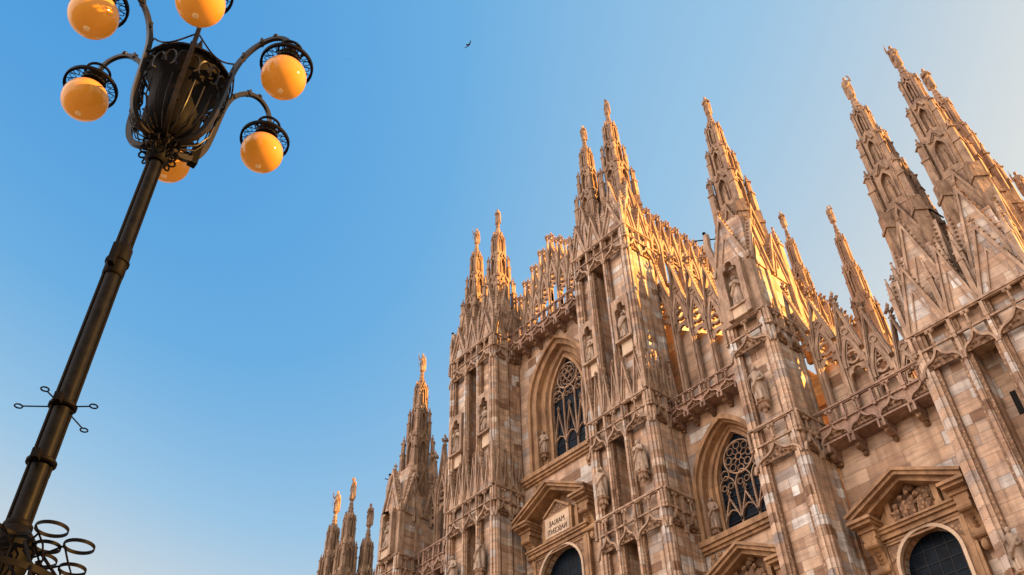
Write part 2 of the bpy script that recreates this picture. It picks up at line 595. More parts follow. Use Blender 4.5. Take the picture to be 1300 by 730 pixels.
def pinnacle(mb, x, y, z0, z1, s, cap, mi=0):
    """square shaft with crocketed pyramid cap"""
    mb.box(x - s, x + s, y - s, y + s, z0, z1, mi)
    mb.box(x - s * 1.25, x + s * 1.25, y - s * 1.25, y + s * 1.25, z1 - 0.06, z1 + 0.06, mi)
    mb.frus(x, y, z1 + 0.06, z1 + cap, s * 0.95, s * 0.95, 0.025, 0.025, 0, mi)
    for k in (0.25, 0.5, 0.75):
        rr = s * (1 - k) + 0.03
        for sx, sy in ((1, 1), (-1, 1), (1, -1), (-1, -1)):
            mb.blob(x + sx * rr, y + sy * rr, z1 + cap * k, s * 0.28, s * 0.28, mi)
    mb.blob(x, y, z1 + cap, s * 0.5, s * 0.45, mi)

def frieze_unit(mb, wd, H=2.3, mi=0, mir=1, last=False):
    """one bay of the blind arcade that runs round piers and balconies; z=0 at the rail, x from 0 to wd"""
    mb.box(0, wd, -0.16, 0.02, -0.11, 0, mi)
    mb.box(0, wd, -0.10, 0.02, -0.17, -0.111, mi)
    mb.box(0.002, wd - 0.002, -0.09, 0.02, -1.08, -0.99, mi)
    for x in ((0.0, wd) if last else (0.0,)):
        mb.box(x - 0.07, x + 0.07, -0.15, 0.03, -1.2, -0.201, mi)
        mb.box(x - 0.10, x + 0.10, -0.17, 0.04, -0.99, -0.85, mi)
    c = wd / 2
    mb.lathe([(0.05, -0.99), (0.11, -0.9), (0.05, -0.8), (0.07, -0.62), (0.045, -0.52), (0.075, -0.45), (0.05, -0.38)], 8, c, -0.09, mi)
    for k in (-1, 1):
        mb.ball(c + 0.11 * k, -0.10, -0.31, 0.10, 8, 5, mi)
    mb.box(c - 0.2, c + 0.2, -0.14, 0.02, -0.232, -0.201, mi)
    og = ogee(wd - 0.1, H - 1.15, 7, c, -H)
    mb.bar(og, 0.11, -0.14, 0.0, False, mi)
    mb.blob(c, -0.14, -1.12, 0.12, 0.14, mi)
    # carved tympanum hung in the arch
    zt = -H + (H - 1.15) * 0.20
    top = [p for p in og if p[1] > zt + 0.02]
    if len(top) > 2:
        top = [(top[0][0], zt)] + top + [(top[-1][0], zt)]
        mb.prism(list(reversed(top)), -0.05, 0.03, mir)
    for k in range(7):
        mb.blob(c + (k - 3) * wd * 0.085, -0.08, zt + 0.10 + 0.13 * (3 - abs(k - 3)) * (0.5 + 0.5 * (k % 2)), 0.095, 0.08, mir)

def statue_mesh(name, kind):
    """robed standing figure, height 1, one closed surface"""
    mb = MB()
    n = 20
    ring = [(0.0, .135, .12), (.05, .14, .12), (.2, .125, .10), (.36, .112, .09), (.5, .105, .085), (.58, .10, .08), (.66, .118, .085),
            (.74, .135, .085), (.79, .135, .075), (.82, .095, .06), (.845, .045, .045), (.865, .04, .042)]
    vs = []; fs = []
    for z, rx, ry in ring:
        for k in range(n):
            t = 2 * PI * k / n
            fold = 1 + (0.13 * math.cos(6 * t + 3 * z + kind) + 0.08 * math.cos(11 * t - 4 * z)) * max(0, 1 - z / 0.72)
            sh = 0.02 * math.sin(3.0 * z + kind)
            vs.append((rx * math.cos(t) * fold + sh, ry * math.sin(t) * fold, z))
    m = len(ring)
    for i in range(m - 1):
        for k in range(n):
            k2 = (k + 1) % n
            fs.append((i * n + k, i * n + k2, (i + 1) * n + k2, (i + 1) * n + k))
    fs += [list(range(n - 1, -1, -1)), list(range((m - 1) * n, m * n))]
    mb.add(vs, fs)
    mb.ball(0.0, -0.012, 0.925, 0.058, 12, 8, 0, 1.25)
    mb.ball(0.0, 0.015, 0.93, 0.066, 12, 8, 0, 1.15)      # hair
    mb.ball(0.0, -0.06, 0.885, 0.034, 8, 6, 0, 1.3)       # beard
    mb.blob(0.0, -0.075, 0.925, 0.016, 0.03)              # nose
    if kind == 0:
        mb.tube([(-.12, 0, .78), (-.17, -.02, .62), (-.05, -.14, .62)], [.045, .04, .03])
        mb.tube([(.12, 0, .78), (.18, -.03, .62), (.08, -.15, .68)], [.045, .04, .03])
        mb.box(-.04, .07, -.18, -.13, .60, .72)           # book
    elif kind == 1:
        mb.tube([(-.12, 0, .78), (-.19, -.03, .66), (-.21, -.12, .80), (-.2, -.14, .88)], [.045, .04, .034, .028])
        mb.tube([(.12, 0, .78), (.17, -.02, .6), (.07, -.13, .52)], [.045, .04, .03])
        mb.tube([(-.2, -.14, .25), (-.2, -.14, 1.04)], [.014, .014], 6)
    else:
        mb.tube([(-.12, 0, .78), (-.17, .0, .6), (-.13, -.1, .46)], [.045, .04, .03])
        mb.tube([(.12, 0, .78), (.2, -.04, .72), (.16, -.13, .84), (.10, -.1, .95)], [.045, .04, .032, .028])
    # mantle
    mb.tube([(.13, .02, .80), (.05, -.10, .60), (-.10, -.09, .42), (-.15, .0, .30)], [.035, .045, .045, .03], 8)
    mb.tube([(-.10, .07, .78), (-.12, .09, .45), (-.10, .10, .06)], [.06, .07, .07], 8)
    mb.tube([(.10, .07, .78), (.12, .09, .45), (.10, .10, .06)], [.06, .07, .07], 8)
    mb.tube([(-.05, -.11, .0), (-.06, -.10, .25)], [.05, .03], 8)
    mb.tube([(.06, -.11, .0), (.05, -.10, .25)], [.05, .03], 8)
    me = mb.mesh('tmp', M['statue'])
    o = bpy.data.objects.new('tmp', me)
    col.objects.link(o)
    md = o.modifiers.new('r', 'REMESH')
    md.mode = 'VOXEL'
    md.voxel_size = 0.0115
    md.use_smooth_shade = True
    sm = o.modifiers.new('s', 'SMOOTH')
    sm.factor = 0.5
    sm.iterations = 1
    dg = bpy.context.evaluated_depsgraph_get()
    dg.update()
    out = bpy.data.meshes.new_from_object(o.evaluated_get(dg))
    out.name = name
    out.materials.clear()
    out.materials.append(M['statue'])
    bpy.data.objects.remove(o)
    return out
STAT = [statue_mesh('statue_mesh', k) for k in range(3)]
CROWN = []
for me in STAT:
    c_ = me.copy()
    c_.materials.clear(); c_.materials.append(M['spire'])
    CROWN.append(c_)
def statue(parent, loc, h, k=0, rotz=0.0, world=False, name='statue'):
    return sub(name, STAT[k % 3], parent, loc, h, rotz)

def corbel_mesh():
    mb = MB()
    mb.lathe([(0.06, -0.62), (0.16, -0.5), (0.12, -0.42), (0.26, -0.28), (0.30, -0.2), (0.24, -0.14), (0.38, -0.08), (0.40, 0.0)], 8, 0, 0, 0, PI / 8)
    for k in range(8):
        t = PI / 8 + k * PI / 4
        mb.blob(0.24 * math.cos(t), 0.24 * math.sin(t), -0.36, 0.10, 0.10, 0)
    return mb.mesh('corbel_mesh', M['trim'])
CORB = corbel_mesh()

# ---- the tapering openwork spire; z=0 at the foot of the lowest niche storey, about 10 m to the statue's feet
def spire_mesh():
    mb = MB()
    def tier(z0, z1, hw, off, cs, niche, capz):
        # core with sunk lancets, corner shafts and a gabled hood on every face
        mb.box(-hw, hw, -hw, hw, z0, z1)
        for k in range(4):
            mb.M = Matrix.Rotation(k * PI / 2, 4, 'Z')
            y = -hw
            hgt = z1 - z0
            wn = hw * 0.55
            # frame of the niche: jambs, arch, sill, hood
            zb = z0 + hgt * 0.14; zs = z0 + hgt * 0.55; za = z0 + hgt * 0.78
            arch = parch(wn, za - zs, 5, 0, zs)
            mb.prism([(-hw, z0), (-wn, z0), (-wn, zs)] + arch[1:-1] + [(wn, zs), (wn, z0), (hw, z0), (hw, z1), (-hw, z1)], y - 0.20, y + 0.0)
            mb.box(-wn, wn, y - 0.20, y, z0, zb)
            mb.bar([(-wn - .03, zb), (-wn - .03, zs)] + parch(wn + 0.03, za - zs + .05, 5, 0, zs)[1:-1] + [(wn + .03, zs), (wn + .03, zb)], 0.07, y - 0.27, y - 0.18)
            if niche:
                mb.lathe([(wn * .55, zb), (wn * .45, zb + hgt * .18), (wn * .5, zb + hgt * .33), (wn * .2, zb + hgt * .38), (wn * .28, zb + hgt * .44), (wn * .1, zb + hgt * .5)], 8, 0, y - 0.05)
            else:
                mb.box(-0.035, 0.035, y - 0.16, y, zb, za - 0.1)
            gablet(mb, 0, y - 0.26, z1 - hgt * 0.20, hw * 1.5, hgt * 0.26, 0.16, 0.3, 0, True, 0, 0.045)
        mb.M = Matrix()
        mb.box(-hw - .27, hw + .27, -hw - .27, hw + .27, z0 - 0.12, z0 + 0.05)
        mb.box(-hw - .20, hw + .20, -hw - .20, hw + .20, z0 - 0.24, z0 - 0.121)
        for k in range(4):
            t = PI / 4 + k * PI / 2
            x, y = off * math.cos(t) * 1.414, off * math.sin(t) * 1.414
            H_ = z1 - z0
            zc = z0 + H_ * 0.46
            mb.frus(x, y, z0 - 0.4, zc, cs * .88, cs * .88, cs * 0.8, cs * 0.8, 0)
            mb.frus(x, y, zc, zc + 0.10, cs * 1.05, cs * 1.05, cs * 1.05, cs * 1.05, 0)
            zc2 = z0 + H_ * 0.80
            mb.lathe([(cs * .86, zc + .1), (cs * .78, zc2)], 8, x, y)
            mb.frus(x, y, zc2, zc2 + 0.07, cs * 0.95, cs * 0.95, cs * 0.95, cs * 0.95, PI / 4)
            mb.frus(x * .98, y * .98, zc2 + .07, zc2 + capz, cs * 0.6, cs * 0.6, 0.025, 0.025, PI / 4)
            mb.blob(x * .98, y * .98, zc2 + capz, cs * 0.36, cs * 0.36)
            for j in range(4):
                tt = PI / 4 + j * PI / 2
                mb.blob(x + cs * .5 * math.cos(tt), y + cs * .5 * math.sin(tt), zc2 + .08 + (capz - .08) * .45, cs * .22, cs * .22)
            # outer hairline shafts
            for sx, sy in ((1.0, 0.25), (0.25, 1.0)):
                xx = math.copysign(hw + 0.05 + sx * (off - hw), x); yy = math.copysign(hw + 0.05 + sy * (off - hw), y)
                mb.box(xx - .045, xx + .045, yy - .045, yy + .045, z0, z0 + (z1 - z0) * 0.86)
                mb.blob(xx, yy, z0 + (z1 - z0) * 0.9, 0.07, 0.14)
    # drum behind the pier gables
    mb.box(-0.80, 0.80, -0.80, 0.80, -5.2, -0.1)
    for k in range(4):
        t = PI / 4 + k * PI / 2
        x, y = 1.12 * math.cos(t), 1.12 * math.sin(t)
        mb.frus(x, y, -5.2, -0.25, 0.34, 0.34, 0.30, 0.30, PI / 4)
        mb.frus(x, y, -1.4, -1.2, 0.38, 0.38, 0.38, 0.38, PI / 4)
    for k in range(4):
        mb.M = Matrix.Rotation(k * PI / 2, 4, 'Z')
        gablet(mb, 0, -1.02, -3.4, 1.9, 3.3, 0.3, 0.5, 0)
    mb.M = Matrix()
    tier(0.0, 3.2, 0.56, 0.86, 0.21, True, 0.75)
    tier(3.25, 6.0, 0.38, 0.61, 0.155, True, 0.6)
    tier(6.05, 8.5, 0.235, 0.385, 0.10, False, 0.5)
    mb.lathe([(0.36, 8.5), (0.38, 8.58), (0.27, 8.64), (0.22, 9.1), (0.165, 9.55), (0.20, 9.63), (0.13, 9.72), (0.12, 9.85), (0.21, 9.98), (0.20, 10.08)], 8, 0, 0, 0, PI / 8)
    for k in range(8):
        t = PI / 8 + k * PI / 4
        mb.blob(0.27 * math.cos(t), 0.27 * math.sin(t), 8.85, 0.065, 0.09)
        mb.blob(0.22 * math.cos(t), 0.22 * math.sin(t), 9.2, 0.055, 0.08)
        mb.blob(0.17 * math.cos(t), 0.17 * math.sin(t), 9.5, 0.045, 0.06)
    return mb.mesh('spire_mesh', M['spire'])
SPIRE = spire_mesh()

# ------------------------------------------------------------------ the cathedral
CX = -36.4
cathedral = bpy.data.objects.new('cathedral', None)
col.objects.link(cathedral)
cathedral.location = (CX, 2.0, 0)
WORLD['cathedral'] = Vector((CX, 2.0, 0))
tag(cathedral, 'cream and pink marble gothic cathedral with many statue topped spires and traceried windows', 'cathedral')

def spire(x, y, tip, sxy=1.0, sz=1.0, k=0, rz=0.0, st=2.0):
    z0 = tip - st - 10.08 * sz
    s = link('spire', SPIRE, cathedral, (x, y, z0), (sxy, sxy, sz))
    # crowning figure; undo the spire's own scale
    f = sub('statue', CROWN[k % 3], s, (0, 0, 10.02), (st / sxy * .74, st / sxy * .74, st / sz), rz)
    return s

# ---- walls of the bays
YW = 2.6
BAYS = {'R': (-18.0, -11.6), 'M': (-26.6, -20.4), 'C': (-40.6, -31.4), 'm': (-51.8, -45.6), 'r': (-60.6, -54.0)}
WTOP = {'R': 25.0, 'M': 30.7, 'C': 44.4, 'm': 30.7, 'r': 25.0}
# window: centre, half width of hood, hood spring, hood rise, half glass, glass spring, glass rise, sill
WIN = {'C': (-36.35, 2.95, 38.5, 4.7, 1.68, 38.3, 3.65, 32.72), 'M': (-23.85, 2.40, 25.8, 3.75, 1.62, 26.0, 3.1, 22.70), 'm': (-48.9, 2.40, 25.8, 3.75, 1.62, 26.0, 3.1, 22.70)}
# lower arched opening: centre, half width, spring
POR = {'R': (-15.05, 1.38, 17.85), 'C': (-36.95, 1.85, 25.1), 'M': (-23.6, 1.3, 17.3), 'm': (-49.1, 1.3, 17.3), 'r': (-57.4, 1.38, 17.85)}
for b, (x0, x1) in BAYS.items():
    mb = MB()
    top = WTOP[b]
    pc, pa, pz = POR[b]
    dY = 4.4
    # below and around the door arch
    zt = WIN[b][7] - 0.25 if b in WIN else top
    arch = [(pc + pa * math.cos(PI * (1 - i / 14)), pz + pa * math.sin(PI * (1 - i / 14))) for i in range(15)]
    mb.prism([(x0, 12.0), (pc - pa, 12.0)] + arch + [(pc + pa, 12.0), (x1, 12.0), (x1, zt), (x0, zt)], YW, dY)
    mb.box(x0, x1, YW, dY, 0, 12.0)
    if b in WIN:
        wc, ha, hs, hr, ga, gs, gr, sill = WIN[b]
        outer = parch(ha, hr, 10, wc, hs)
        mb.prism([(x0, zt), (wc - ha, zt)] + outer + [(wc + ha, zt), (x1, zt), (x1, top), (x0, top)], YW, dY)
    link('wall', mb.mesh('bay_wall', M['wall']), cathedral)

# ---- traceried windows
def window(b, rose):
    wc, ha, hs, hr, ga, gs, gr, sill = WIN[b]
    fr = MB()
    zb = sill + 0.35
    yg = YW + 0.95
    # splayed reveal between the hood and the glass, in three stepped orders
    orders = []
    for t, y in ((0.0, YW - 0.02), (0.28, YW + 0.10), (0.34, YW + 0.52), (0.62, YW + 0.58), (0.70, YW + 0.80), (1.0, yg)):
        a = ha + (ga - ha) * t; s = hs + (gs - hs) * t; r = hr + (gr - hr) * t
        orders.append((y, [(wc - a, zb)] + parch(a, r, 10, wc, s) + [(wc + a, zb)]))
    vs = []; fs = []
    n = len(orders[0][1])
    for y, pts in orders:
        vs += [(x, y, z) for x, z in pts]
    for i in range(len(orders) - 1):
        for k in range(n - 1):
            fs.append((i * n + k, i * n + k + 1, (i + 1) * n + k + 1, (i + 1) * n + k))
    fr.add(vs, fs)
    hood = [(wc - ha - .08, zb)] + parch(ha + .08, hr + .12, 10, wc, hs) + [(wc + ha + .08, zb)]
    fr.bar(hood, 0.26, YW - 0.22, YW + 0.05)
    inn = [(wc - ga - .05, zb)] + parch(ga + .05, gr + .05, 10, wc, gs) + [(wc + ga + .05, zb)]
    fr.bar(inn, 0.20, yg - 0.28, yg - 0.02)
    f = link('window', fr.mesh('window_reveal', M['portal']), cathedral)
    tr = MB()
    yb0, yb1 = yg - 0.10, yg + 0.05
    tr.bar([(wc - ga + .03, zb)] + parch(ga - .03, gr - .03, 10, wc, gs) + [(wc + ga - .03, zb)], 0.075, yb0, yb1)
    rr = ga * 0.60
    rz = gs + gr - rr * 1.62
    tr.bar(circ(rr, 24, wc, rz), 0.075, yb0, yb1, True)
    if rose:      # pinwheel of bubbles
        tr.bar(circ(rr * .24, 12, wc, rz), 0.042, yb0 + .02, yb1, True)
        for k in range(6):
            t = k * PI / 3
            tr.bar(circ(rr * .22, 10, wc + rr * .5 * math.cos(t), rz + rr * .5 * math.sin(t)), 0.04, yb0 + .02, yb1, True)
            arc = [(wc + rr * (.74 + .2 * j / 5) * math.cos(t + .25 + j * .17), rz + rr * (.74 + .2 * j / 5) * math.sin(t + .25 + j * .17)) for j in range(6)]
            tr.bar(arc, 0.036, yb0 + .02, yb1)
    else:
        tr.bar(circ(rr * .2, 10, wc, rz), 0.036, yb0 + .02, yb1, True)
        for k in range(8):
            t = k * PI / 4
            tr.bar(circ(rr * .22, 8, wc + rr * .72 * math.cos(t), rz + rr * .72 * math.sin(t)), 0.03, yb0 + .03, yb1, True)
            tr.bar([(wc + rr * .2 * math.cos(t), rz + rr * .2 * math.sin(t)), (wc + rr * .52 * math.cos(t), rz + rr * .52 * math.sin(t))], 0.032, yb0 + .03, yb1)
    # three lights
    lw = 2 * ga / 3
    zl = rz - rr - lw * 0.55
    H = zl - zb
    for k in (-1, 0, 1):
        cx = wc + k * lw
        zk = zl - (0.28 if k else 0.0) * 0
        tr.bar([(cx - lw / 2 + .02, zb)] + parch(lw / 2 - .02, lw * .72, 6, cx, zk) + [(cx + lw / 2 - .02, zb)], 0.055, yb0 + .01, yb1)
        # lower sub-arch under a crocketed gablet
        z2 = zb + H * 0.34
        tr.bar([(cx - lw / 2, z2 - .1)] + parch(lw / 2 - .03, lw * .62, 6, cx, z2) + [(cx + lw / 2, z2 - .1)], 0.055, yb0 + .01, yb1)
        ap = (cx, zb + H * 0.80)
        tr.bar([(cx - lw / 2 + .04, z2 + .12), ap, (cx + lw / 2 - .04, z2 + .12)], 0.06, yb0 - .03, yb1)
        crockets(tr, (cx - lw / 2, z2 + .12), ap, yb0, 0.05, 0.2, 1)
        crockets(tr, (cx + lw / 2, z2 + .12), ap, yb0, 0.05, 0.2, -1)
        finial(tr, cx, yb0 + .03, ap[1] - .05, 0.75)
        # cusps in the head
        for sgn in (-1, 1):
            tr.bar(circ(lw * .16, 8, cx + sgn * lw * .2, zk + lw * .12), 0.026, yb0 + .03, yb1, True)
    for sgn in (-1, 1):
        tr.bar(circ(ga * .17, 10, wc + sgn * ga * .68, rz - rr * .75), 0.036, yb0 + .02, yb1, True)
    for k in range(1, 6):
        z = zb + H * k / 6
        tr.box(wc - ga, wc + ga, yg + 0.0, yg + 0.03, z - .015, z + .015, 1)
    sub('tracery', tr.mesh('tracery', [M['trim'], M['lead']]), f)
    gl = MB()
    gl.prism(list(reversed([(wc - ga, zb)] + parch(ga, gr, 10, wc, gs) + [(wc + ga, zb)])), yg + 0.06, yg + 0.12)
    sub('glass_pane', gl.mesh('glass_pane', M['glass']), f)
    s = MB()
    x0, x1 = BAYS[b]
    x0 = max(x0, wc - ha - 1.0); x1 = min(x1, wc + ha + 1.0)
    s.box(x0, x1, YW - 0.42, yg + .3, sill + 0.06, zb + .005)
    s.box(x0 + .05, x1 - .05, YW - 0.30, yg, sill - 0.14, sill + 0.061)
    s.box(x0 + .1, x1 - .1, YW - 0.16, yg, sill - 0.30, sill - 0.139)
    sub('sill', s.mesh('sill', M['portal']), f)
    for sx in (-1, 1):
        xx = wc + sx * (ha + (ga - ha) * 0.48)
        zf = zb + (hs - zb) * 0.30
        statue(f, (xx, YW + 0.42, zf), 1.85, 1 + (sx > 0), -sx * 0.5)
        sub('corbel', CORB, f, (xx, YW + 0.45, zf + .02), 0.85)
    # small carved figures under the sill
    for k in (-1, 1):
        for j in (0, 1):
            cf = MB()
            xx = wc + k * (ha - .25 - j * .42)
            cf.box(xx - .13, xx + .13, YW - .12, YW + .05, sill - 1.25, sill - 0.42)
            cf.ball(xx, YW - .16, sill - .62, .11, 8, 6)
            cf.ball(xx, YW - .16, sill - .92, .15, 8, 6, 0, 1.5)
            sub('sill_bracket', cf.mesh('sill_bracket', M['portal']), f)
    return f
window('C', True)
window('M', False)
window('m', False)

# ---- pedimented portals
def portal(b, half, zend, rise, zbase, plaque):
    """zend = height of the pediment's outer corners, zbase = top of the entablature over the arch"""
    pc, pa, pz = POR[b]
    c = {'R': -14.95, 'C': -36.75, 'M': -23.55, 'm': -48.95, 'r': -57.55}[b]
    fr = MB()
    Y0 = YW - 0.5
    # surround of the arch
    wo = pa + 0.62
    arch = [(pc + pa * math.cos(PI * (1 - i / 18)), pz + pa * math.sin(PI * (1 - i / 18))) for i in range(19)]
    fr.prism([(pc - wo, 12.2), (pc - pa, 12.2)] + arch + [(pc + pa, 12.2), (pc + wo, 12.2), (pc + wo, zbase - .45), (pc - wo, zbase - .45)], Y0 + .18, YW + .3)
    fr.bar([(pc - pa - .06, 12.3)] + [(pc + (pa + .06) * math.cos(PI * (1 - i / 18)), pz + (pa + .06) * math.sin(PI * (1 - i / 18))) for i in range(19)] + [(pc + pa + .06, 12.3)], 0.15, Y0 + .06, Y0 + .3, False, 1)
    for k, o in ((0.0, .10), (0.16, .04)):
        fr.bar([(pc - wo + .06 + k, 12.3), (pc - wo + .06 + k, zbase - .52 - k), (pc + wo - .06 - k, zbase - .52 - k), (pc + wo - .06 - k, 12.3)], 0.12, Y0 + .05 + o * .5, Y0 + .22)
    # entablature
    fr.box(pc - wo - .1, pc + wo + .1, Y0 - .02, YW + .1, zbase - .44, zbase - .22)
    fr.box(pc - wo - .22, pc + wo + .22, Y0 - .16, YW + .1, zbase - .22, zbase - .08)
    fr.box(pc - wo - .30, pc + wo + .30, Y0 - .26, YW + .1, zbase - .08, zbase + .02)
    f = link('portal', fr.mesh('portal_frame', [M['portal'], M['plaque']]), cathedral)
    for sx in (-1, 1):
        sp = MB()
        sp.prism([(pc + sx * (pa * .38), pz + pa * 1.02), (pc + sx * (pa + .30), pz + pa * 1.02), (pc + sx * (pa + .30), pz + pa * .30), (pc + sx * pa * .92, pz + pa * .52)], Y0 + .14, Y0 + .2, 0)
        sub('spandrel', sp.mesh('spandrel', M['relief']), f)
    gl = MB()
    gl.prism(list(reversed([(pc - pa, 12.2)] + arch + [(pc + pa, 12.2)])), YW + .32, YW + .4)
    sub('glass_pane', gl.mesh('glass_pane', M['glass']), f)
    lead = MB()
    for k in range(-2, 3):
        x = pc + k * pa * .38
        lead.box(x - .012, x + .012, YW + .29, YW + .31, 12.2, pz + math.sqrt(max(0, pa * pa - (x - pc) ** 2)))
    for k in range(14):
        z = 13 + k * .62
        if z < pz + pa * .9:
            hw = pa if z < pz else math.sqrt(pa * pa - (z - pz) ** 2)
            lead.box(pc - hw, pc + hw, YW + .285, YW + .305, z - .012, z + .012)
    sub('glazing_bars', lead.mesh('glazing_bars', M['lead']), f)
    # pediment: raking cornice in three steps, returned at the ends
    pd = MB()
    L = (c - half, zend); A = (c, zend + rise); Rr = (c + half, zend)
    for k, (dz, yy, ww) in enumerate(((0.0, YW - 1.55, .14), (-.15, YW - 1.42, .16), (-.32, YW - 1.12, .20))):
        sh = (half + 0.0 - k * .07) / half
        pd.bar([(c - half * sh, zend + dz), (c, zend + rise + dz), (c + half * sh, zend + dz)], ww, yy, YW + .02)
    nb = int(half / .28)
    # horizontal returns over the consoles
    rw = half * 0.42
    for sx in (-1, 1):
        xo = c + sx * half; xi = c + sx * (half - rw)
        xa, xb = min(xo, xi), max(xo, xi)
        pd.box(xa + .0, xb, YW - 1.545, YW + .02, zend - .38, zend - .24)
        pd.box(xa + .08, xb - .08, YW - 1.40, YW + .02, zend - .52, zend - .379)
        pd.box(xa + .16, xb - .16, YW - 1.05, YW + .02, zend - .72, zend - .519)
        pd.box(xa + .26, xb - .26, YW - 0.95, YW + .02, zend - 1.0, zend - .719)
    sub('pediment', pd.mesh('pediment', M['portal']), f)
    # scroll consoles
    for sx in (-1, 1):
        cs = MB()
        xm = c + sx * (half - rw / 2)
        ww = rw * .24
        prof = [(-.98, -1.0), (-.90, -1.35), (-.60, -1.62), (-.42, -2.0), (-.50, -2.3), (-.30, -2.55), (0.0, -2.6), (0.0, -1.0)]
        vs = [(xm - ww, YW + p[0], zend + p[1]) for p in prof] + [(xm + ww, YW + p[0], zend + p[1]) for p in prof]
        nn = len(prof)
        cs.add(vs, [list(range(nn)), list(range(2 * nn - 1, nn - 1, -1))] + [(i, (i + 1) % nn, (i + 1) % nn + nn, i + nn) for i in range(nn)])
        for dz, dy, r in ((-1.28, -.86, .17), (-2.32, -.42, .16)):
            cs.tube([(xm - ww - .04, YW + dy, zend + dz), (xm + ww + .04, YW + dy, zend + dz)], r, 10)
        for k in range(4):
            cs.blob(xm, YW - .72 + k * .09, zend - 1.5 - k * .17, .13, .10)
        cs.ball(xm, YW - .3, zend - 2.75, .19, 8, 6, 0, 1.4)
        sub('console', cs.mesh('console', M['portal']), f)
    # tympanum
    ty = MB()
    ph = (zend + rise * .42) - zbase
    if plaque:
        px0, px1, pz0, pz1 = -37.86, -35.68, 27.62, 28.98
        ty.box(px0 - .18, px1 + .18, Y0 - .10, YW + .02, pz0 - .16, pz1 + .14)
        tri = [(px0 - .1, pz1 + .14), (px1 + .1, pz1 + .14), ((px0 + px1) / 2, pz1 + .95)]
        ty.prism(tri, Y0 - .06, YW + .02, 1)
        ty.bar([tri[0], tri[2], tri[1]], .14, Y0 - .2, YW)
        for sx, xx in ((-1, px0 - .40), (1, px1 + .40)):
            ty.prism([(xx - .14, zbase), (xx + .14, zbase), (xx + .14 - sx * .0, pz1 + .2), (xx - .14, pz1 - .1)], Y0 + .1, YW)
        tyo = sub('tympanum', ty.mesh('tympanum', [M['portal'], M['relief']]), f)
        pq = MB()
        pq.box(px0, px1, Y0 - .14, Y0 - .09, pz0, pz1)
        sub('plaque', pq.mesh('plaque', M['plaque']), f)
        for txt, zc, wdt in (('MARIAE', 28.48, 1.40), ('NASCENTI', 27.94, 1.72)):
            cu = bpy.data.curves.new('t', 'FONT')
            cu.body = txt
            cu.align_x = 'CENTER'; cu.align_y = 'CENTER'
            cu.extrude = 0.012
            to = bpy.data.objects.new('t', cu)
            col.objects.link(to)
            dg = bpy.context.evaluated_depsgraph_get(); dg.update()
            me = bpy.data.meshes.new_from_object(to.evaluated_get(dg))
            bpy.data.objects.remove(to)
            xs = [v.co.x for v in me.vertices]; ys = [v.co.y for v in me.vertices]
            kx = wdt / (max(xs) - min(xs)); ky = .34 / (max(ys) - min(ys)); cy = (max(ys) + min(ys)) / 2
            for v in me.vertices:         # the photograph shows the words mirrored
                x, y, z = v.co
                v.co = (-x * kx + (px0 + px1) / 2, Y0 - .15 - z, (y - cy) * ky + zc)
            me.materials.clear(); me.materials.append(M['letter'])
            sub('inscription', me, f)
    else:
        hw = half * .36
        # framed relief of figures
        ty.box(c - hw, c + hw, Y0 + .1, YW + .02, zbase + .02, zbase + .02 + ph, 1)
        for sx in (-1, 1):
            ty.box(c + sx * (hw + .12) - .12, c + sx * (hw + .12) + .12, Y0 - .14, YW, zbase + .02, zbase + ph * 1.0)
            ty.box(c + sx * (hw + .12) - .17, c + sx * (hw + .12) + .17, Y0 - .20, YW, zbase + .02, zbase + .22)
            ty.prism([(c + sx * (hw + .3), zbase + .02), (c + sx * (hw + 1.0), zbase + .02), (c + sx * (hw + .3), zbase + ph * .9)], Y0 + .1, YW)
        rnd = random.Random(3)
        for k in range(5):
            xx = c - hw * .72 + hw * 1.44 * (k / 4) + rnd.uniform(-.04, .04)
            hh = ph * (0.55 + .35 * (1 - abs(k - 2) / 2)) * rnd.uniform(.85, 1.1)
            ty.tube([(xx - .06, Y0 - .05, zbase + .05), (xx + rnd.uniform(-.15, .15), Y0 - .12, zbase + hh * .5), (xx + rnd.uniform(-.1, .1), Y0 - .06, zbase + hh * .85)], [.20, .23, .12], 8, 1)
            ty.ball(xx + rnd.uniform(-.08, .08), Y0 - .16, zbase + hh, .15, 8, 6, 1)
            ty.tube([(xx, Y0 - .14, zbase + hh * .7), (xx + rnd.choice((-1, 1)) * .28, Y0 - .24, zbase + hh * .55)], [.09, .06], 6, 1)
        ty.ball(c, Y0 + .05, zbase + ph + .1, .26, 10, 7, 1)
        sub('tympanum', ty.mesh('tympanum', [M['portal'], M['relief']]), f)
    return f
portal('R', 2.75, 20.42, 1.25, 19.75, False)
portal('C', 3.35, 29.35, 1.62, 27.40, True)
portal('M', 2.35, 20.48, 1.10, 19.45, False)
portal('m', 2.35, 20.48, 1.10, 19.45, False)
portal('r', 2.75, 20.42, 1.25, 19.75, False)

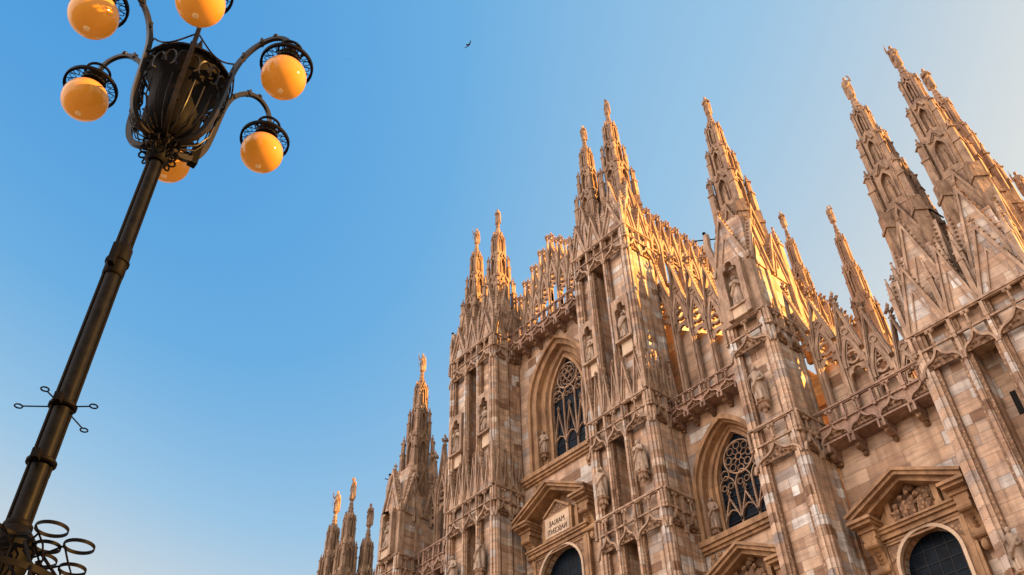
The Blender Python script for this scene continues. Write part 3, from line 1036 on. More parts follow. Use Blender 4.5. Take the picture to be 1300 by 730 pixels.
# ---- balustrades on carved corbels
def balustrade(x0, x1, z, n, kz=1.0):
    mb = MB()
    wd = (x1 - x0) / n
    Y = 1.72
    for i in range(n):
        mb.M = Matrix.Translation((x0 + i * wd, Y, z)) @ Matrix.Diagonal((1, 1, kz, 1))
        frieze_unit(mb, wd, 2.05, 0, 1, i == n - 1)
        # parapet slab behind the ogees, floor and corbels
        mb.box(0.003, wd - 0.003, 0.021, 0.22, -2.05, -1.05, 0)
        mb.box(0.07, 0.13, -.02, .06, -1.06, -.2, 0)
        mb.box(wd - .13, wd - .07, -.02, .06, -1.06, -.2, 0)
    mb.M = Matrix.Translation((0, 0, z)) @ Matrix.Diagonal((1, 1, kz, 1))
    z = 0
    mb.box(x0 + .01, x1 - .01, Y + .23, YW + 1.4, z - 2.0, z - 1.75, 0)
    mb.box(x0 + .02, x1 - .02, Y - .12, YW, z - 2.12, z - 2.051, 0)
    for i in range(n + 1):
        x = x0 + i * wd
        x = min(max(x, x0 + .2), x1 - .2)
        for sx in (-.13, .13):
            mb.box(x + sx - .045, x + sx + .045, Y - .16, Y - .05, z - 2.62, z - 2.06, 0)
        mb.prism([(0, 0)] * 0 or [(x - .18, z - 2.125), (x - .18, z - 2.5), (x + .18, z - 2.5), (x + .18, z - 2.125)], Y - .02, YW, 0)
        mb.box(x - .14, x + .14, Y + .25, YW, z - 2.85, z - 2.501, 0)
        mb.ball(x, Y + .32, z - 2.72, .19, 8, 6, 1)
        mb.ball(x, YW - .1, z - 2.98, .16, 8, 6, 1)
    mb.M = Matrix()
    return link('balustrade', mb.mesh('balustrade', [M['balc'], M['relief']]), cathedral)
balustrade(-18.0, -11.7, 26.28, 4, .86)
balustrade(-26.6, -20.5, 31.75, 5, .6)
balustrade(-40.5, -31.4, 45.55, 7, .78)
balustrade(-51.7, -45.7, 31.75, 5)
balustrade(-60.5, -54.1, 26.28, 4)

# ---- tracery galleries: one arch of the screen, z=0 at the cusped head
def gallery_unit(wd, zs, down):
    mb = MB()
    h = wd / 2
    y0, y1 = -0.16, 0.20
    # jamb shafts and the pinnacle between two arches
    down = 0.62
    x = -h
    mb.box(x - .14, x + .14, y0, y1, -down, 2.2 * zs)
    mb.box(x - .05, x + .05, y0 - .12, y0, -down, 2.0 * zs)
    # head: trefoil opening below, quatrefoil above, under a pointed arch
    tre = []
    r = h * 0.36
    z0 = -0.25 * zs
    tre += [(-h * .72, z0)]
    tre += circ(r * .8, 6, -h * .40, z0 + r * .55, PI * 1.05, PI * .42)
    tre += circ(r, 8, 0, z0 + r * 1.6, PI * 1.0, PI * 0.0)
    tre += circ(r * .8, 6, h * .40, z0 + r * .55, PI * .58, -PI * .05)
    tre += [(h * .72, z0)]
    ztop = 0.42 * zs
    mb.prism([(-h + .09, z0 - .35), (-h * .72, z0 - .35)] + tre + [(h * .72, z0 - .35), (h - .09, z0 - .35), (h - .09, ztop), (-h + .09, ztop)], -0.06, 0.12)
    mb.bar([(-h * .78, -down), (-h * .78, z0)], .08, -0.12, 0.14)
    mb.bar([(h * .78, -down), (h * .78, z0)], .08, -0.12, 0.14)
    qz = 0.92 * zs; qr = min(h * .56, .44 * zs)
    mb.bar(circ(qr, 16, 0, qz), .12, -0.12, 0.14, True)
    for k in range(4):
        t = k * PI / 2 + PI / 4
        cx, cz = qr * .80 * math.cos(t), qz + qr * .80 * math.sin(t)
        mb.prism([(cx + .2 * qr * 1.3 * math.cos(t + 2.2), cz + .2 * qr * 1.3 * math.sin(t + 2.2)), (cx + .2 * qr * 1.3 * math.cos(t + PI), cz + .2 * qr * 1.3 * math.sin(t + PI)), (cx + .2 * qr * 1.3 * math.cos(t - 2.2), cz + .2 * qr * 1.3 * math.sin(t - 2.2)), (qr * math.cos(t - .3), qz + qr * math.sin(t - .3)), (qr * math.cos(t), qz + qr * math.sin(t)), (qr * math.cos(t + .3), qz + qr * math.sin(t + .3))], -0.07, 0.10)
    ar = parch(h - .13, 1.75 * zs, 8, 0, .38 * zs)
    mb.bar(ar, .17, -0.20, 0.18)
    mb.bar(parch(h - .28, 1.42 * zs, 8, 0, .42 * zs), .06, -0.14, 0.12)
    # pierced spandrel plate between the arch and the gable
    zt_ = 2.95 * zs
    fr_ = (zt_ - 1.2 * zs) / (3.05 * zs)
    inn = [p_ for p_ in parch(h - .13, 1.75 * zs, 8, 0, .38 * zs) if p_[1] > 1.0 * zs]
    mb.prism([(-h + .02, 1.2 * zs), (-h + .02 + (h - .02) * fr_, zt_), (h - .02 - (h - .02) * fr_, zt_), (h - .02, 1.2 * zs)] + list(reversed(inn)), -.04, .06)
    # small mouchettes in the arch head
    mb.bar(circ(.13 * zs, 8, 0, 1.62 * zs), .05, -0.08, 0.08, True)
    # steep openwork gable above
    A = (0, 4.25 * zs); L = (-h + .02, 1.2 * zs); Q = (h - .02, 1.2 * zs)
    mb.bar([L, A, Q], .21, -0.20, 0.16)
    mb.bar([(L[0] + .02, L[1]), (0, A[1] + .02), (Q[0] - .02, Q[1])], .07, -0.26, -0.19)
    mb.bar(circ(.20, 10, 0, 2.55 * zs), .07, -0.10, 0.10, True)
    crockets(mb, L, A, 0, .085, .30, 1)
    crockets(mb, Q, A, 0, .085, .30, -1)
    finial(mb, 0, 0, A[1] - .1, 1.45 * zs ** .5)
    mb.blob(0, 0, A[1] + .05, .2, .1)
    return mb
def gallery(name_pts, wd, zs, down, yy, pin=0.0, back=None, rotz=0.0, mat='trim', pins=True):
    """name_pts: list of (x, y, z of cusp)"""
    base = MB()
    zfoot = down
    h_ = wd / 2
    for x, y, z in name_pts:
        base.M = Matrix.Translation((x, y, z)) @ Matrix.Rotation(rotz, 4, 'Z')
        if z - .62 > zfoot:
            base.box(-h_ - .138, -h_ + .138, -.158, .198, zfoot - z, -.621)
            base.box(-h_ - .05, -h_ + .05, -.28, -.159, zfoot - z, -.621)
            for sx in (-1, 1):
                base.box(sx * h_ * .78 - .04, sx * h_ * .78 + .04, -.12, .14, zfoot - z, -.621)
    base.M = Matrix()
    for i, (x, y, z) in enumerate(name_pts):
        px = x - wd / 2 * math.cos(rotz); py = y - wd / 2 * math.sin(rotz)
        if not pins:
            continue
        pinnacle(base, px, py, z - 1.5, z + 2.4 * zs + pin, .15, 1.3 * zs)
        finial(base, px, py, z + 3.5 * zs + pin, 1.15)
    x, y, z = name_pts[-1]
    base.M = Matrix.Translation((x, y, z)) @ Matrix.Rotation(rotz, 4, 'Z')
    base.box(wd / 2 - .14, wd / 2 + .14, -.16, .20, min(zfoot - z, 0), 2.2 * zs)
    base.M = Matrix()
    if pins:
        pinnacle(base, x + wd / 2 * math.cos(rotz), y + wd / 2 * math.sin(rotz), z - 1.5, z + 2.2 * zs + pin, .13, 1.1 * zs)
    if back:
        back(base)
    g_ = link('tracery_gallery', base.mesh('gallery_screen', [M[mat], M['wall']]), cathedral)
    me = gallery_unit(wd, zs, down).mesh('gallery_arch', M[mat])
    for x, y, z in name_pts:
        sub('tracery_arch', me, g_, (x, y, z), None, rotz)
    return g_
def raked_back(x0, z0, x1, z1, zb, y):
    def f(mb):
        mb.prism([(x0, zb), (x1, zb), (x1, z1), (x0, z0)], y, y + .4, 1)
    return f
# right bay, middle bay, central bay, and their twins beyond
gallery([(-18.15 + 1.26 * i, 2.95, 30.75 - 1.27 * i) for i in range(6)], 1.26, 1.0, 24.6, 0, 0.0, raked_back(-18.0, 30.7, -11.7, 24.9, 24.6, 3.4), 0.0, 'trim', False)
gallery([(-26.62 + 1.235 * i, 2.95, 38.25 - .98 * i) for i in range(6)], 1.235, 1.28, 30.2, 0, 0.0, raked_back(-26.6, 38.3, -20.4, 33.4, 30.4, 3.4), 0.0, 'trim', False)
C0 = -36.4
gallery([(C0 + 1.0 * i, 2.95, 48.85 - 1.02 * abs(i)) for i in range(-4, 5)], 1.0, 1.10, 43.9, 0, 1.2)
gallery([(-52.6 + 1.235 * i, 2.95, 33.4 + .98 * i) for i in range(6)], 1.235, 1.28, 30.2, 0, 0.0, raked_back(-51.8, 33.4, -45.6, 38.3, 30.4, 3.4), 0.0, 'trim', False)
gallery([(-60.95 + 1.26 * i, 2.95, 24.4 + 1.27 * i) for i in range(6)], 1.26, 1.0, 24.6, 0, 0.0, raked_back(-60.6, 24.9, -54.0, 30.7, 24.6, 3.4), 0.0, 'trim', False)
# parapets running back along nave and aisle, seen over the screens
gallery([(-27.0, 3.6 + 1.05 * i, 45.2) for i in range(12)], 1.05, 0.95, 43.0, 0, 0.5, None, PI / 2)
gallery([(-18.3, 4.4 + 1.1 * i, 33.2) for i in range(16)], 1.1, 0.9, 30.8, 0, 0.5, None, PI / 2)
gallery([(-45.8, 4.0 + 1.5 * i, 45.2) for i in range(9)], 1.5, 0.95, 43.0, 0, 0.2, None, PI / 2)

# ---- body of the church behind the facade
mb = MB()
mb.box(-45.5, -27.2, 4.5, 78, 0, 43.2)
mb.box(-54.3, -18.5, 5.2, 76, 0, 31.0)
mb.box(-61.5, -11.0, 5.9, 74, 0, 21.5)
link('nave', mb.mesh('nave', M['wall']), cathedral)
mb = MB()
mb.add([(-45.9, 4.5, 43.21), (-26.8, 4.5, 43.21), (-26.8, 78.2, 43.21), (-45.9, 78.2, 43.21), (-36.4, 12.0, 52.2), (-36.4, 78.2, 52.2)], [(0, 1, 4), (3, 5, 2), (0, 4, 5, 3), (1, 2, 5, 4), (0, 3, 2, 1)])
link('roof', mb.mesh('roof', M['roof']), cathedral)

# ---- buttress piers
def pier(x0, edges, depth, ztop, friezes, slots, gables, name='buttress_pier', niches=(), low=(), mids=(), big=None, seed=0):
    """edges: bay boundaries along x. friezes: rail heights. slots: bay indices with a deep recess"""
    x1 = edges[-1]
    mb = MB()
    nb = len(edges) - 1
    zt = ztop
    SUBS = []
    for i in range(nb):
        a, b = edges[i], edges[i + 1]
        if i in slots:
            zz = [0] + sorted(friezes)
            mb.box(a, b, 1.25, depth, 0, zt - .02)
            for z in friezes:
                mb.box(a, b, .21, 1.25, z - 1.7, z - .05)
        else:
            mb.box(a, b, .34, depth, 0, zt - .02)
    # corner shafts, ribs with carved bead strips
    for i, x in enumerate(edges):
        end = i in (0, nb)
        hw = .24 if end else .12
        xa = x - hw if not end else (x if i == 0 else x - 2 * hw)
        xb = xa + 2 * hw
        mb.box(xa, xb, 0.0, .5 if end else .4, 0, zt, 0)
        s = .075
        cols = [xa - s, xb + s] if not end else ([xb + s] if i == 0 else [xa - s])
        for c in cols:
            mb.box(c - s, c + s, .09, .40, 0, zt, 1)
        mb.box((xa + xb) / 2 - .06, (xa + xb) / 2 + .06, -.10, .05, 0, zt, 0)
        if i in range(nb) and i in slots:
            mb.box(xb - .01, xb + .10, .2, 1.3, 0, zt - .1, 0)
            mb.box(edges[i + 1] - hw - .10, edges[i + 1] - hw + .01, .2, 1.3, 0, zt - .1, 0)
    # the flank
    nside = 2
    ys = [.0, 1.28, depth]
    for sx, xf in ((1, x1), (-1, x0)):
        for y in (.26, 1.28, depth - .25):
            mb.box(xf - .02 if sx > 0 else xf - .10, xf + .10 if sx > 0 else xf + .02, y - .12, y + .12, 0, zt, 0)
            mb.box(xf - .02 if sx > 0 else xf - .05, xf + .05 if sx > 0 else xf + .02, y + .13, y + .26, 0, zt, 1)
    # plinth mouldings: thin fillets now and then
    p = link(name, mb.mesh('pier_shaft', [M['pier'], M['bead']]), cathedral)
    # friezes
    for z in friezes:
        fm = MB()
        for i in range(nb):
            fm.M = Matrix.Translation((edges[i], 0.0, z))
            frieze_unit(fm, edges[i + 1] - edges[i], 2.3, 0, 1, i == nb - 1)
        m2 = max(2, round(depth / 1.4))
        wdy = depth / m2
        for j in range(m2):
            fm.M = Matrix.Translation((x1 + .06, j * wdy, z)) @ Matrix.Rotation(PI / 2, 4, 'Z')
            frieze_unit(fm, wdy, 2.3, 0, 1)
            fm.M = Matrix.Translation((x0 - .06, (j + 1) * wdy, z)) @ Matrix.Rotation(-PI / 2, 4, 'Z')
            frieze_unit(fm, wdy, 2.3, 0, 1)
        fm.M = Matrix()
        sub('frieze', fm.mesh('frieze', [M['trim'], M['relief']]), p)
    # crocketed gablets standing on a frieze
    for z, h in mids:
        gm = MB()
        for i in range(nb):
            a, b = edges[i], edges[i + 1]
            for q in (0, 1):
                ww = (b - a) / 2
                cx = a + ww * (q + .5)
                gablet(gm, cx, -.10, z, ww * .98, h * (1.0 if q else .94), .26, .7, 0, True, 1, .07)
            pinnacle(gm, a, -.12, z, z + h * .72, .085, h * .5)
        pinnacle(gm, x1, -.12, z, z + h * .72, .11, h * .5)
        for j in range(2):
            gm.M = Matrix.Translation((x1 + .06, j * depth / 2, 0)) @ Matrix.Rotation(PI / 2, 4, 'Z')
            for q in (0, 1):
                gablet(gm, depth / 4 * (q + .5), -.08, z, depth / 4, h * .9, .2, .7, 0, True, 1, .07)
        gm.M = Matrix()
        sub('gablet', gm.mesh('gablet', [M['trim'], M['pier']]), p)
    # top gables in two rows
    if gables:
        z, h1, h2 = gables
        gm = MB()
        for i in range(nb):
            a, b = edges[i], edges[i + 1]
            gablet(gm, (a + b) / 2, -.04, z, (b - a) * .98, h1, .35, .75, 0, True, 1, .09)
            pinnacle(gm, a, .06, z, z + h1 * .62, .11, h1 * .34)
        pinnacle(gm, x1, .06, z, z + h1 * .62, .11, h1 * .34)
        m2 = max(2, round(depth / 1.5))
        wdy = depth / m2
        for j in range(m2):
            gm.M = Matrix.Translation((x1 + .05, 0, 0)) @ Matrix.Rotation(PI / 2, 4, 'Z')
            gablet(gm, wdy * (j + .5), -.02, z, wdy * .98, h1, .35, .75, 0, True, 1, .09)
            gm.M = Matrix.Translation((x0 - .05, depth, 0)) @ Matrix.Rotation(-PI / 2, 4, 'Z')
            gablet(gm, wdy * (j + .5), -.02, z, wdy * .98, h1, .35, .75, 0, True, 1, .09)
        gm.M = Matrix()
        # second row: wide gables at the foot of each spire, set back, over a tapering block
        gm.box(x0 + .5, x1 - .5, .6, depth - .3, z - .02, z + h1 * .55, 1)
        if big:
            for cx, cy, ww in big:
                zb = z + h1 * .42
                gablet(gm, cx, cy - ww / 2 - .08, zb, ww, h2, .5, .9, 0, True, 1, .10)
                for rr, s in ((PI / 2, 1), (-PI / 2, -1)):
                    gm.M = Matrix.Translation((cx, cy, 0)) @ Matrix.Rotation(rr, 4, 'Z')
                    gablet(gm, 0, -ww / 2 - .08, zb, ww, h2, .5, .9, 0, True, 1, .10)
                gm.M = Matrix()
                for sx in (-1, 1):
                    for sy in (-1, 1):
                        pinnacle(gm, cx + sx * ww * .5, cy + sy * ww * .5, z, zb + h2 * .35, .19, h2 * .3)
                gm.frus(cx, cy, z, zb + h2 * .7, ww * .5, ww * .5, ww * .34, ww * .34, 0, 1)
        sub('gable_crown', gm.mesh('gable_crown', [M['trim'], M['pier']]), p)
    # cusped niches with figures
    for k, (cx, zb, zh, hw) in enumerate(niches):
        nm = MB()
        zs_ = zb + (zh - zb) * .72
        tre = [(-hw, zb), (-hw, zs_)] + circ(hw * .42, 5, -hw * .62, zs_ + hw * .15, PI * 1.1, PI * .45) + circ(hw * .5, 6, 0, zs_ + (zh - zs_) * .62, PI, 0) + circ(hw * .42, 5, hw * .62, zs_ + hw * .15, PI * .55, -PI * .1) + [(hw, zs_), (hw, zb)]
        tre = [(cx + x, z) for x, z in tre]
        wq = hw + .24
        nm.prism([(cx - wq, zb - .1), (tre[0][0], zb - .1)] + tre + [(tre[-1][0], zb - .1), (cx + wq, zb - .1), (cx + wq, zh + .3), (cx - wq, zh + .3)], -.12, .345, 0)
        nm.box(cx - wq, cx + wq, -.17, .345, zb - .24, zb - .10, 0)
        nm.box(cx - hw + .02, cx + hw - .02, .12, .3, zb - 1.2, zb - .25, 1)
        nm.prism([(cx - hw - .1, zb - .1), (cx + hw + .1, zb - .1), (cx + hw + .1, zh + .2), (cx - hw - .1, zh + .2)], .325, .337, 2)
        sub('niche', nm.mesh('niche', [M['trim'], M['plaque'], M['relief']]), p)
        statue(p, (cx, .08, zb - .08), (zh - zb) * .74, k + seed, (-.2, .15, .3)[k % 3])
    # figures on corbels
    for k, (cx, zf, hh) in enumerate(low):
        statue(p, (cx, -.16, zf), hh, k + 1 + seed, (.25, -.2, .1)[k % 3])
        sub('corbel', CORB, p, (cx, -.06, zf + .02), (1, .9, 1.05))
        cm = MB()
        zc = zf + hh + .18
        cm.lathe([(0.30, zc), (0.36, zc + .14), (0.26, zc + .3), (0.12, zc + .75), (0.03, zc + 1.25)], 6, cx, -.06)
        for q in range(6):
            cm.blob(cx + .33 * math.cos(q * PI / 3), -.06 + .33 * math.sin(q * PI / 3), zc - .02, .08, .13)
    return p

def slit(p, x, y, z0, z1):
    mb = MB()
    mb.box(x - .12, x + .12, y - .02, y + .05, z0, z1)
    sub('slit_window', mb.mesh('slit_window', M['dark']), p)

def gargoyle(p, pts, rod):
    mb = MB()
    n = len(pts)
    mb.tube(pts, [.30 - .10 * i / (n - 1) for i in range(n)], 8)
    e = Vector(pts[-1])
    mb.ball(e.x, e.y, e.z + .1, .19, 8, 6, 0)
    mb.ball(e.x - .05, e.y - .1, e.z + .32, .12, 8, 6, 1)
    a, b = rod
    mb.tube([tuple(e + Vector(a)), tuple(e + Vector(b))], .04, 5, 1)
    sub('gargoyle', mb.mesh('gargoyle', [M['trim'], M['iron']], True), p)

# corner pier, near
E_C = [-11.72, -10.25, -8.8, -7.35, -6.0]
E_C = [-11.72, -9.85, -8.35, -6.1]
p = pier(-11.72, E_C, 6.0, 26.4, [26.4], [1], (26.4, 3.7, 5.4), low=((-11.0, 15.2, 1.7),), big=((-10.35, 2.2, 2.3), (-7.35, 2.2, 2.3), (-7.1, 5.2, 2.3), (-10.35, 5.2, 2.2)))
slit(p, -9.12, 1.25, 21.5, 22.6)
rm = MB()
rm.tube([(-9.55, 3.0, 35.45), (-8.9, 3.0, 33.9)], .045, 6)
sub('lightning_rod', rm.mesh('lightning_rod', M['iron']), p)
for x, y, tip, s, k in ((-10.42, 3.0, 47.68, 1.0, 2), (-7.33, 3.0, 47.43, 1.02, 1), (-6.95, 6.1, 47.6, .85, 0), (-10.6, 6.1, 45.6, .85, 1)):
    spire(x, y, tip, s, 1.0, k, .4)
# single pier beside it
E_S = [-20.75, -18.1]
p = pier(-20.75, E_S, 2.6, 32.6, [26.0, 32.6], [], None, low=((-19.5, 27.15, 2.2),))
def single_top(p, xa, xb, z0, gap, tip, sy, k):
    """niche block over the frieze, steep crowning gables, spire"""
    mb = MB()
    h = gap - z0
    zsh = z0 + h * .52
    mb.box(xa + .1, xb - .1, .05, 4.0, z0, zsh, 1)
    for x in (xa, xb):
        mb.box(x - .02 if x == xa else x - .34, x + .34 if x == xa else x + .02, -.04, .4, z0, zsh + .3, 0)
        mb.box(x + .34 if x == xa else x - .46, x + .46 if x == xa else x - .34, .0, .3, z0, zsh, 0)
        for y in (1.5, 3.7):
            mb.box(x - .02 if x == xa else x - .3, x + .3 if x == xa else x + .02, y, y + .3, z0, zsh, 0)
    wd = xb - xa
    c = (xa + xb) / 2
    gablet(mb, c, -.10, zsh - .3, wd * 1.0, gap - zsh + .6, .5, .9, 0, True, 1, .10)
    for rr, s in ((PI / 2, 1), (-PI / 2, -1)):
        mb.M = Matrix.Translation((c, 2.05, 0)) @ Matrix.Rotation(rr, 4, 'Z')
        gablet(mb, -.98, -wd / 2 - .05, zsh - .3, 1.96, gap - zsh + .1, .5, .8, 0, True, 1, .10)
        gablet(mb, .98, -wd / 2 - .05, zsh - .3, 1.96, gap - zsh + .1, .5, .8, 0, True, 1, .10)
    mb.M = Matrix()
    mb.frus(c, 2.0, zsh, gap + .8, wd * .45, 1.9, wd * .32, .95, 0, 1)
    for sx in (-1, 1):
        pinnacle(mb, c + sx * wd * .46, 3.9, z0, gap - .6, .22, 1.6)
    zb, zh, hw = z0 + .75, z0 + 4.1, .46
    wq = .78
    zs_ = zb + 2.45
    tre = [(-hw, zb), (-hw, zs_)] + circ(hw * .42, 5, -hw * .62, zs_ + hw * .15, PI * 1.1, PI * .45) + circ(hw * .5, 6, 0, zs_ + .52, PI, 0) + circ(hw * .42, 5, hw * .62, zs_ + hw * .15, PI * .55, -PI * .1) + [(hw, zs_), (hw, zb)]
    tre = [(c + x, z) for x, z in tre]
    mb.prism([(c - wq, z0), (tre[0][0], z0), ] + tre + [(tre[-1][0], z0), (c + wq, z0), (c + wq, zsh), (c - wq, zsh)], -.40, .06, 0)
    mb.box(c - hw, c + hw, -.34, .06, z0, zb, 2)
    mb.box(c - hw - .1, c + hw + .1, -.46, .06, zb - .1, zb + .02, 0)
    mb.box(c - hw, c + hw, .035, .045, zb, zh, 3)
    sub('niche_block', mb.mesh('niche_block', [M['trim'], M['pier'], M['plaque'], M['relief']]), p)
    statue(p, (c, -.14, zb + .02), 2.2, k, -.25)
    gargoyle(p, [(xa + .2, .6, zsh + .2), (xa - .15, .6, zsh + 1.6), (xa - .42, .7, zsh + 3.1), (xa - .38, .8, zsh + 4.0)], ((-.9, 0, .4), (1.3, .2, -.9)))
    spire(c + .05, 2.1, tip, 1.0, 1.0, k, .3)
single_top(p, -20.6, -18.1, 32.6, 40.2, 54.4, 1.0, 0)
# central pair of piers
E_A = [-31.6, -30.1, -28.65, -26.6]
pier(-31.6, E_A, 2.6, 45.8, [25.65, 32.1, 45.8], [1], (45.8, 2.9, 4.6), mids=((32.1, 3.0),), seed=1,
     niches=((-30.75, 36.6, 39.4, .44), (-27.75, 36.6, 39.5, .46)), low=((-30.85, 26.75, 1.95), (-27.75, 27.0, 2.05)),
     big=((-30.75, 1.55, 1.75), (-27.8, 1.55, 1.75)))
spire(-30.95, 2.15, 62.85, .95, 1.0, 0, .2)
spire(-28.2, 2.25, 63.65, 1.0, 1.0, 2, -.3)
E_B = [-45.7, -43.7, -42.25, -40.5]
pier(-45.7, E_B, 2.6, 45.1, [25.65, 32.1, 45.1], [1], (45.1, 2.9, 4.6), mids=((32.1, 3.0),), seed=0,
     niches=((-44.75, 36.6, 39.4, .46), (-41.5, 36.8, 39.7, .44)), low=((-44.7, 26.6, 1.95), (-41.9, 26.5, 2.1)),
     big=((-44.8, 1.55, 1.75), (-41.6, 1.55, 1.75)))
spire(-45.0, 2.0, 61.5, .95, 1.0, 1, .2)
spire(-42.0, 2.0, 61.6, 1.0, 1.0, 0, -.3)
gp = [o for o in cathedral.children if o.name.startswith('buttress_pier')][-1]
gargoyle(gp, [(-45.6, .5, 45.2), (-45.9, .4, 46.6), (-46.0, .4, 47.6), (-45.9, .4, 48.3)], ((-.2, 0, .3), (.2, .1, -.2)))
# far single pier and far corner
E_T = [-54.0, -51.5]
p = pier(-54.0, E_T, 2.6, 31.4, [25.4, 31.4], [], None, low=((-52.8, 26.5, 2.1),), seed=2)
single_top(p, -54.0, -51.5, 31.4, 38.6, 51.6, 1.0, 1)
E_D = [-66.6, -64.6, -63.1, -60.7]
pier(-66.6, E_D, 6.0, 24.4, [24.4], [1], (24.4, 3.2, 4.6), big=((-65.4, 2.0, 2.1), (-61.9, 2.0, 2.1)))
spire(-64.9, 2.0, 43.2, .95, 1.0, 1, .3, 2.2)
spire(-62.3, 2.0, 43.35, .95, 1.0, 2, -.3, 2.2)
spire(-61.7, 3.6, 41.1, .95, 1.0, 0, .3, 2.2)
# buttress spires of nave and aisles, behind the screens
spire(-20.2, 10.0, 48.6, .62, 1.0, 0, .3, 1.6)
spire(-16.85, 10.0, 46.35, .62, 1.0, 2, .3, 1.6)
spire(-6.15, 10.0, 40.2, .8, 1.0, 1, .3, 1.9)
mb = MB()
mb.box(-21.0, -19.4, 9.2, 10.8, 0, 34.0)
mb.box(-17.65, -16.05, 9.2, 10.8, 0, 31.5)
mb.box(-11.7, -5.2, 6.0, 11.5, 0, 24.0)
link('flank_buttress', mb.mesh('flank_buttress', M['pier']), cathedral)

# ------------------------------------------------------------------ street lamp
LX, LY = -6.305, -32.88
lamp = bpy.data.objects.new('street_lamp', None)
col.objects.link(lamp)
lamp.location = (LX, LY, 0)
tag(lamp, 'tall dark iron street lamp with scrolled arms and six amber glass globes', 'street lamp')
mb = MB()
mb.lathe([(.42, 0), (.42, .25), (.34, .32), (.34, .9), (.24, 1.05), (.19, 1.3), (.14, 1.6), (.10, 3.6), (.070, 3.9), (.067, 6.85), (.061, 6.9), (.058, 8.4)], 20)
sub('pole', mb.mesh('pole', M['post'], True), lamp)
cm = MB()
for t in (R_(66), R_(-86), R_(170)):
    x, y = .073 * math.cos(t), .073 * math.sin(t)
    cm.tube([(x, y, 4.4), (x, y, 6.9), (x * .9, y * .9, 7.2), (x * .9, y * .9, 8.35)], .012, 6)
sub('conduit', cm.mesh('conduit', M['iron']), lamp)
for z, r, boxes in ((6.98, .088, 2), (5.02, .092, 2), (5.5, .090, 2)):
    cl = MB()
    cl.lathe([(r, z - .02), (r + .012, z - .01), (r + .012, z + .01), (r, z + .02)], 20)
    for k in range(boxes):
        t = R_(-35) + k * PI
        x, y = (r + .03) * math.cos(t), (r + .03) * math.sin(t)
        hh = .11 if z > 6 else .035
        cl.frus(x, y, z - hh, z + hh, .03, .025, .03, .025, t)
    if z == 6.98:
        cl.lathe([(.074, z - .16), (.088, z - .14), (.088, z + .16), (.070, z + .2)], 20)
    sub('clamp', cl.mesh('clamp', M['iron'], True), lamp)
# four eyed rods
for t in (R_(233), R_(50), R_(131), R_(-52)):
    rd = MB()
    c, s = math.cos(t), math.sin(t)
    L = .29 if t not in (R_(50), R_(-52)) else .2
    rd.tube([(.09 * c, .09 * s, 5.5), (L * c, L * s, 5.5)], .0055, 6)
    rd.tube([((L + .028) * c + .028 * math.cos(q * PI / 6), (L + .028) * s + .028 * math.sin(q * PI / 6), 5.5) for q in range(12)], .006, 6, 0, True)
    sub('eyed_rod', rd.mesh('eyed_rod', M['iron'], True), lamp)
# lower basket with flat iron hoops
bk = MB()
bk.lathe([(.11, 3.72), (.12, 3.9), (.125, 4.1), (.15, 4.24), (.165, 4.36), (.155, 4.43), (.10, 4.5), (.08, 4.56)], 20)
sub('lower_collar', bk.mesh('lower_collar', M['iron'], True), lamp)
HOOPS = ((.30, .15, 4.44, .105), (.25, .36, 4.40, .10), (.12, .20, 4.40, .085), (.06, -.20, 4.44, .12), (-.24, -.1, 4.42, .11), (-.15, .24, 4.42, .11), (.36, -.06, 4.36, .09), (.02, .42, 4.34, .09))
def hoop(mb, cx, cy, cz, r, hgt=.022, th=.006, n=24):
    vs = []; fs = []
    for k in range(n):
        t = 2 * PI * k / n
        for rr, zz in ((r, -hgt), (r, hgt), (r - th, hgt), (r - th, -hgt)):
            vs.append((cx + rr * math.cos(t), cy + rr * math.sin(t), cz + zz))
    for k in range(n):
        a = 4 * k; b = 4 * ((k + 1) % n)
        for q in range(4):
            q2 = (q + 1) % 4
            fs.append((a + q, b + q, b + q2, a + q2))
    mb.add(vs, fs)
for cx, cy, cz, r in HOOPS:
    hp = MB()
    hoop(hp, cx, cy, cz, r, .012)
    dd = math.hypot(cx, cy)
    hp.tube([(cx / dd * .13, cy / dd * .13, 4.30), (cx / dd * (dd - r) * .6 + cx * .1, cy / dd * (dd - r) * .6 + cy * .1, cz - .05), (cx - cx / dd * r, cy - cy / dd * r, cz)], .008, 5)
    hp.tube([(cx, cy - r, cz), (cx * .9, cy * .9, cz - .10), (cx * 1.05, cy * 1.05, cz - .22), (cx * .7, cy * .7, cz - .42)], .007, 5)
    sub('hoop', hp.mesh('hoop', M['iron'], True), lamp)
ct = MB()
for k in range(8):
    t = k * PI / 4 + .2
    t2 = t + .8
    ct.tube([(.2 * math.cos(t), .2 * math.sin(t), 4.36), (.42 * math.cos(t), .42 * math.sin(t), 4.12), (.5 * math.cos(t), .5 * math.sin(t), 3.8)], .012, 6)
    ct.tube([(.22 * math.cos(t), .22 * math.sin(t), 4.3), (.46 * math.cos(t2), .46 * math.sin(t2), 3.95)], .009, 6)
hoop(ct, 0, 0, 4.12, .42); hoop(ct, 0, 0, 3.82, .5)
sub('lattice', ct.mesh('lattice', M['iron'], True), lamp)
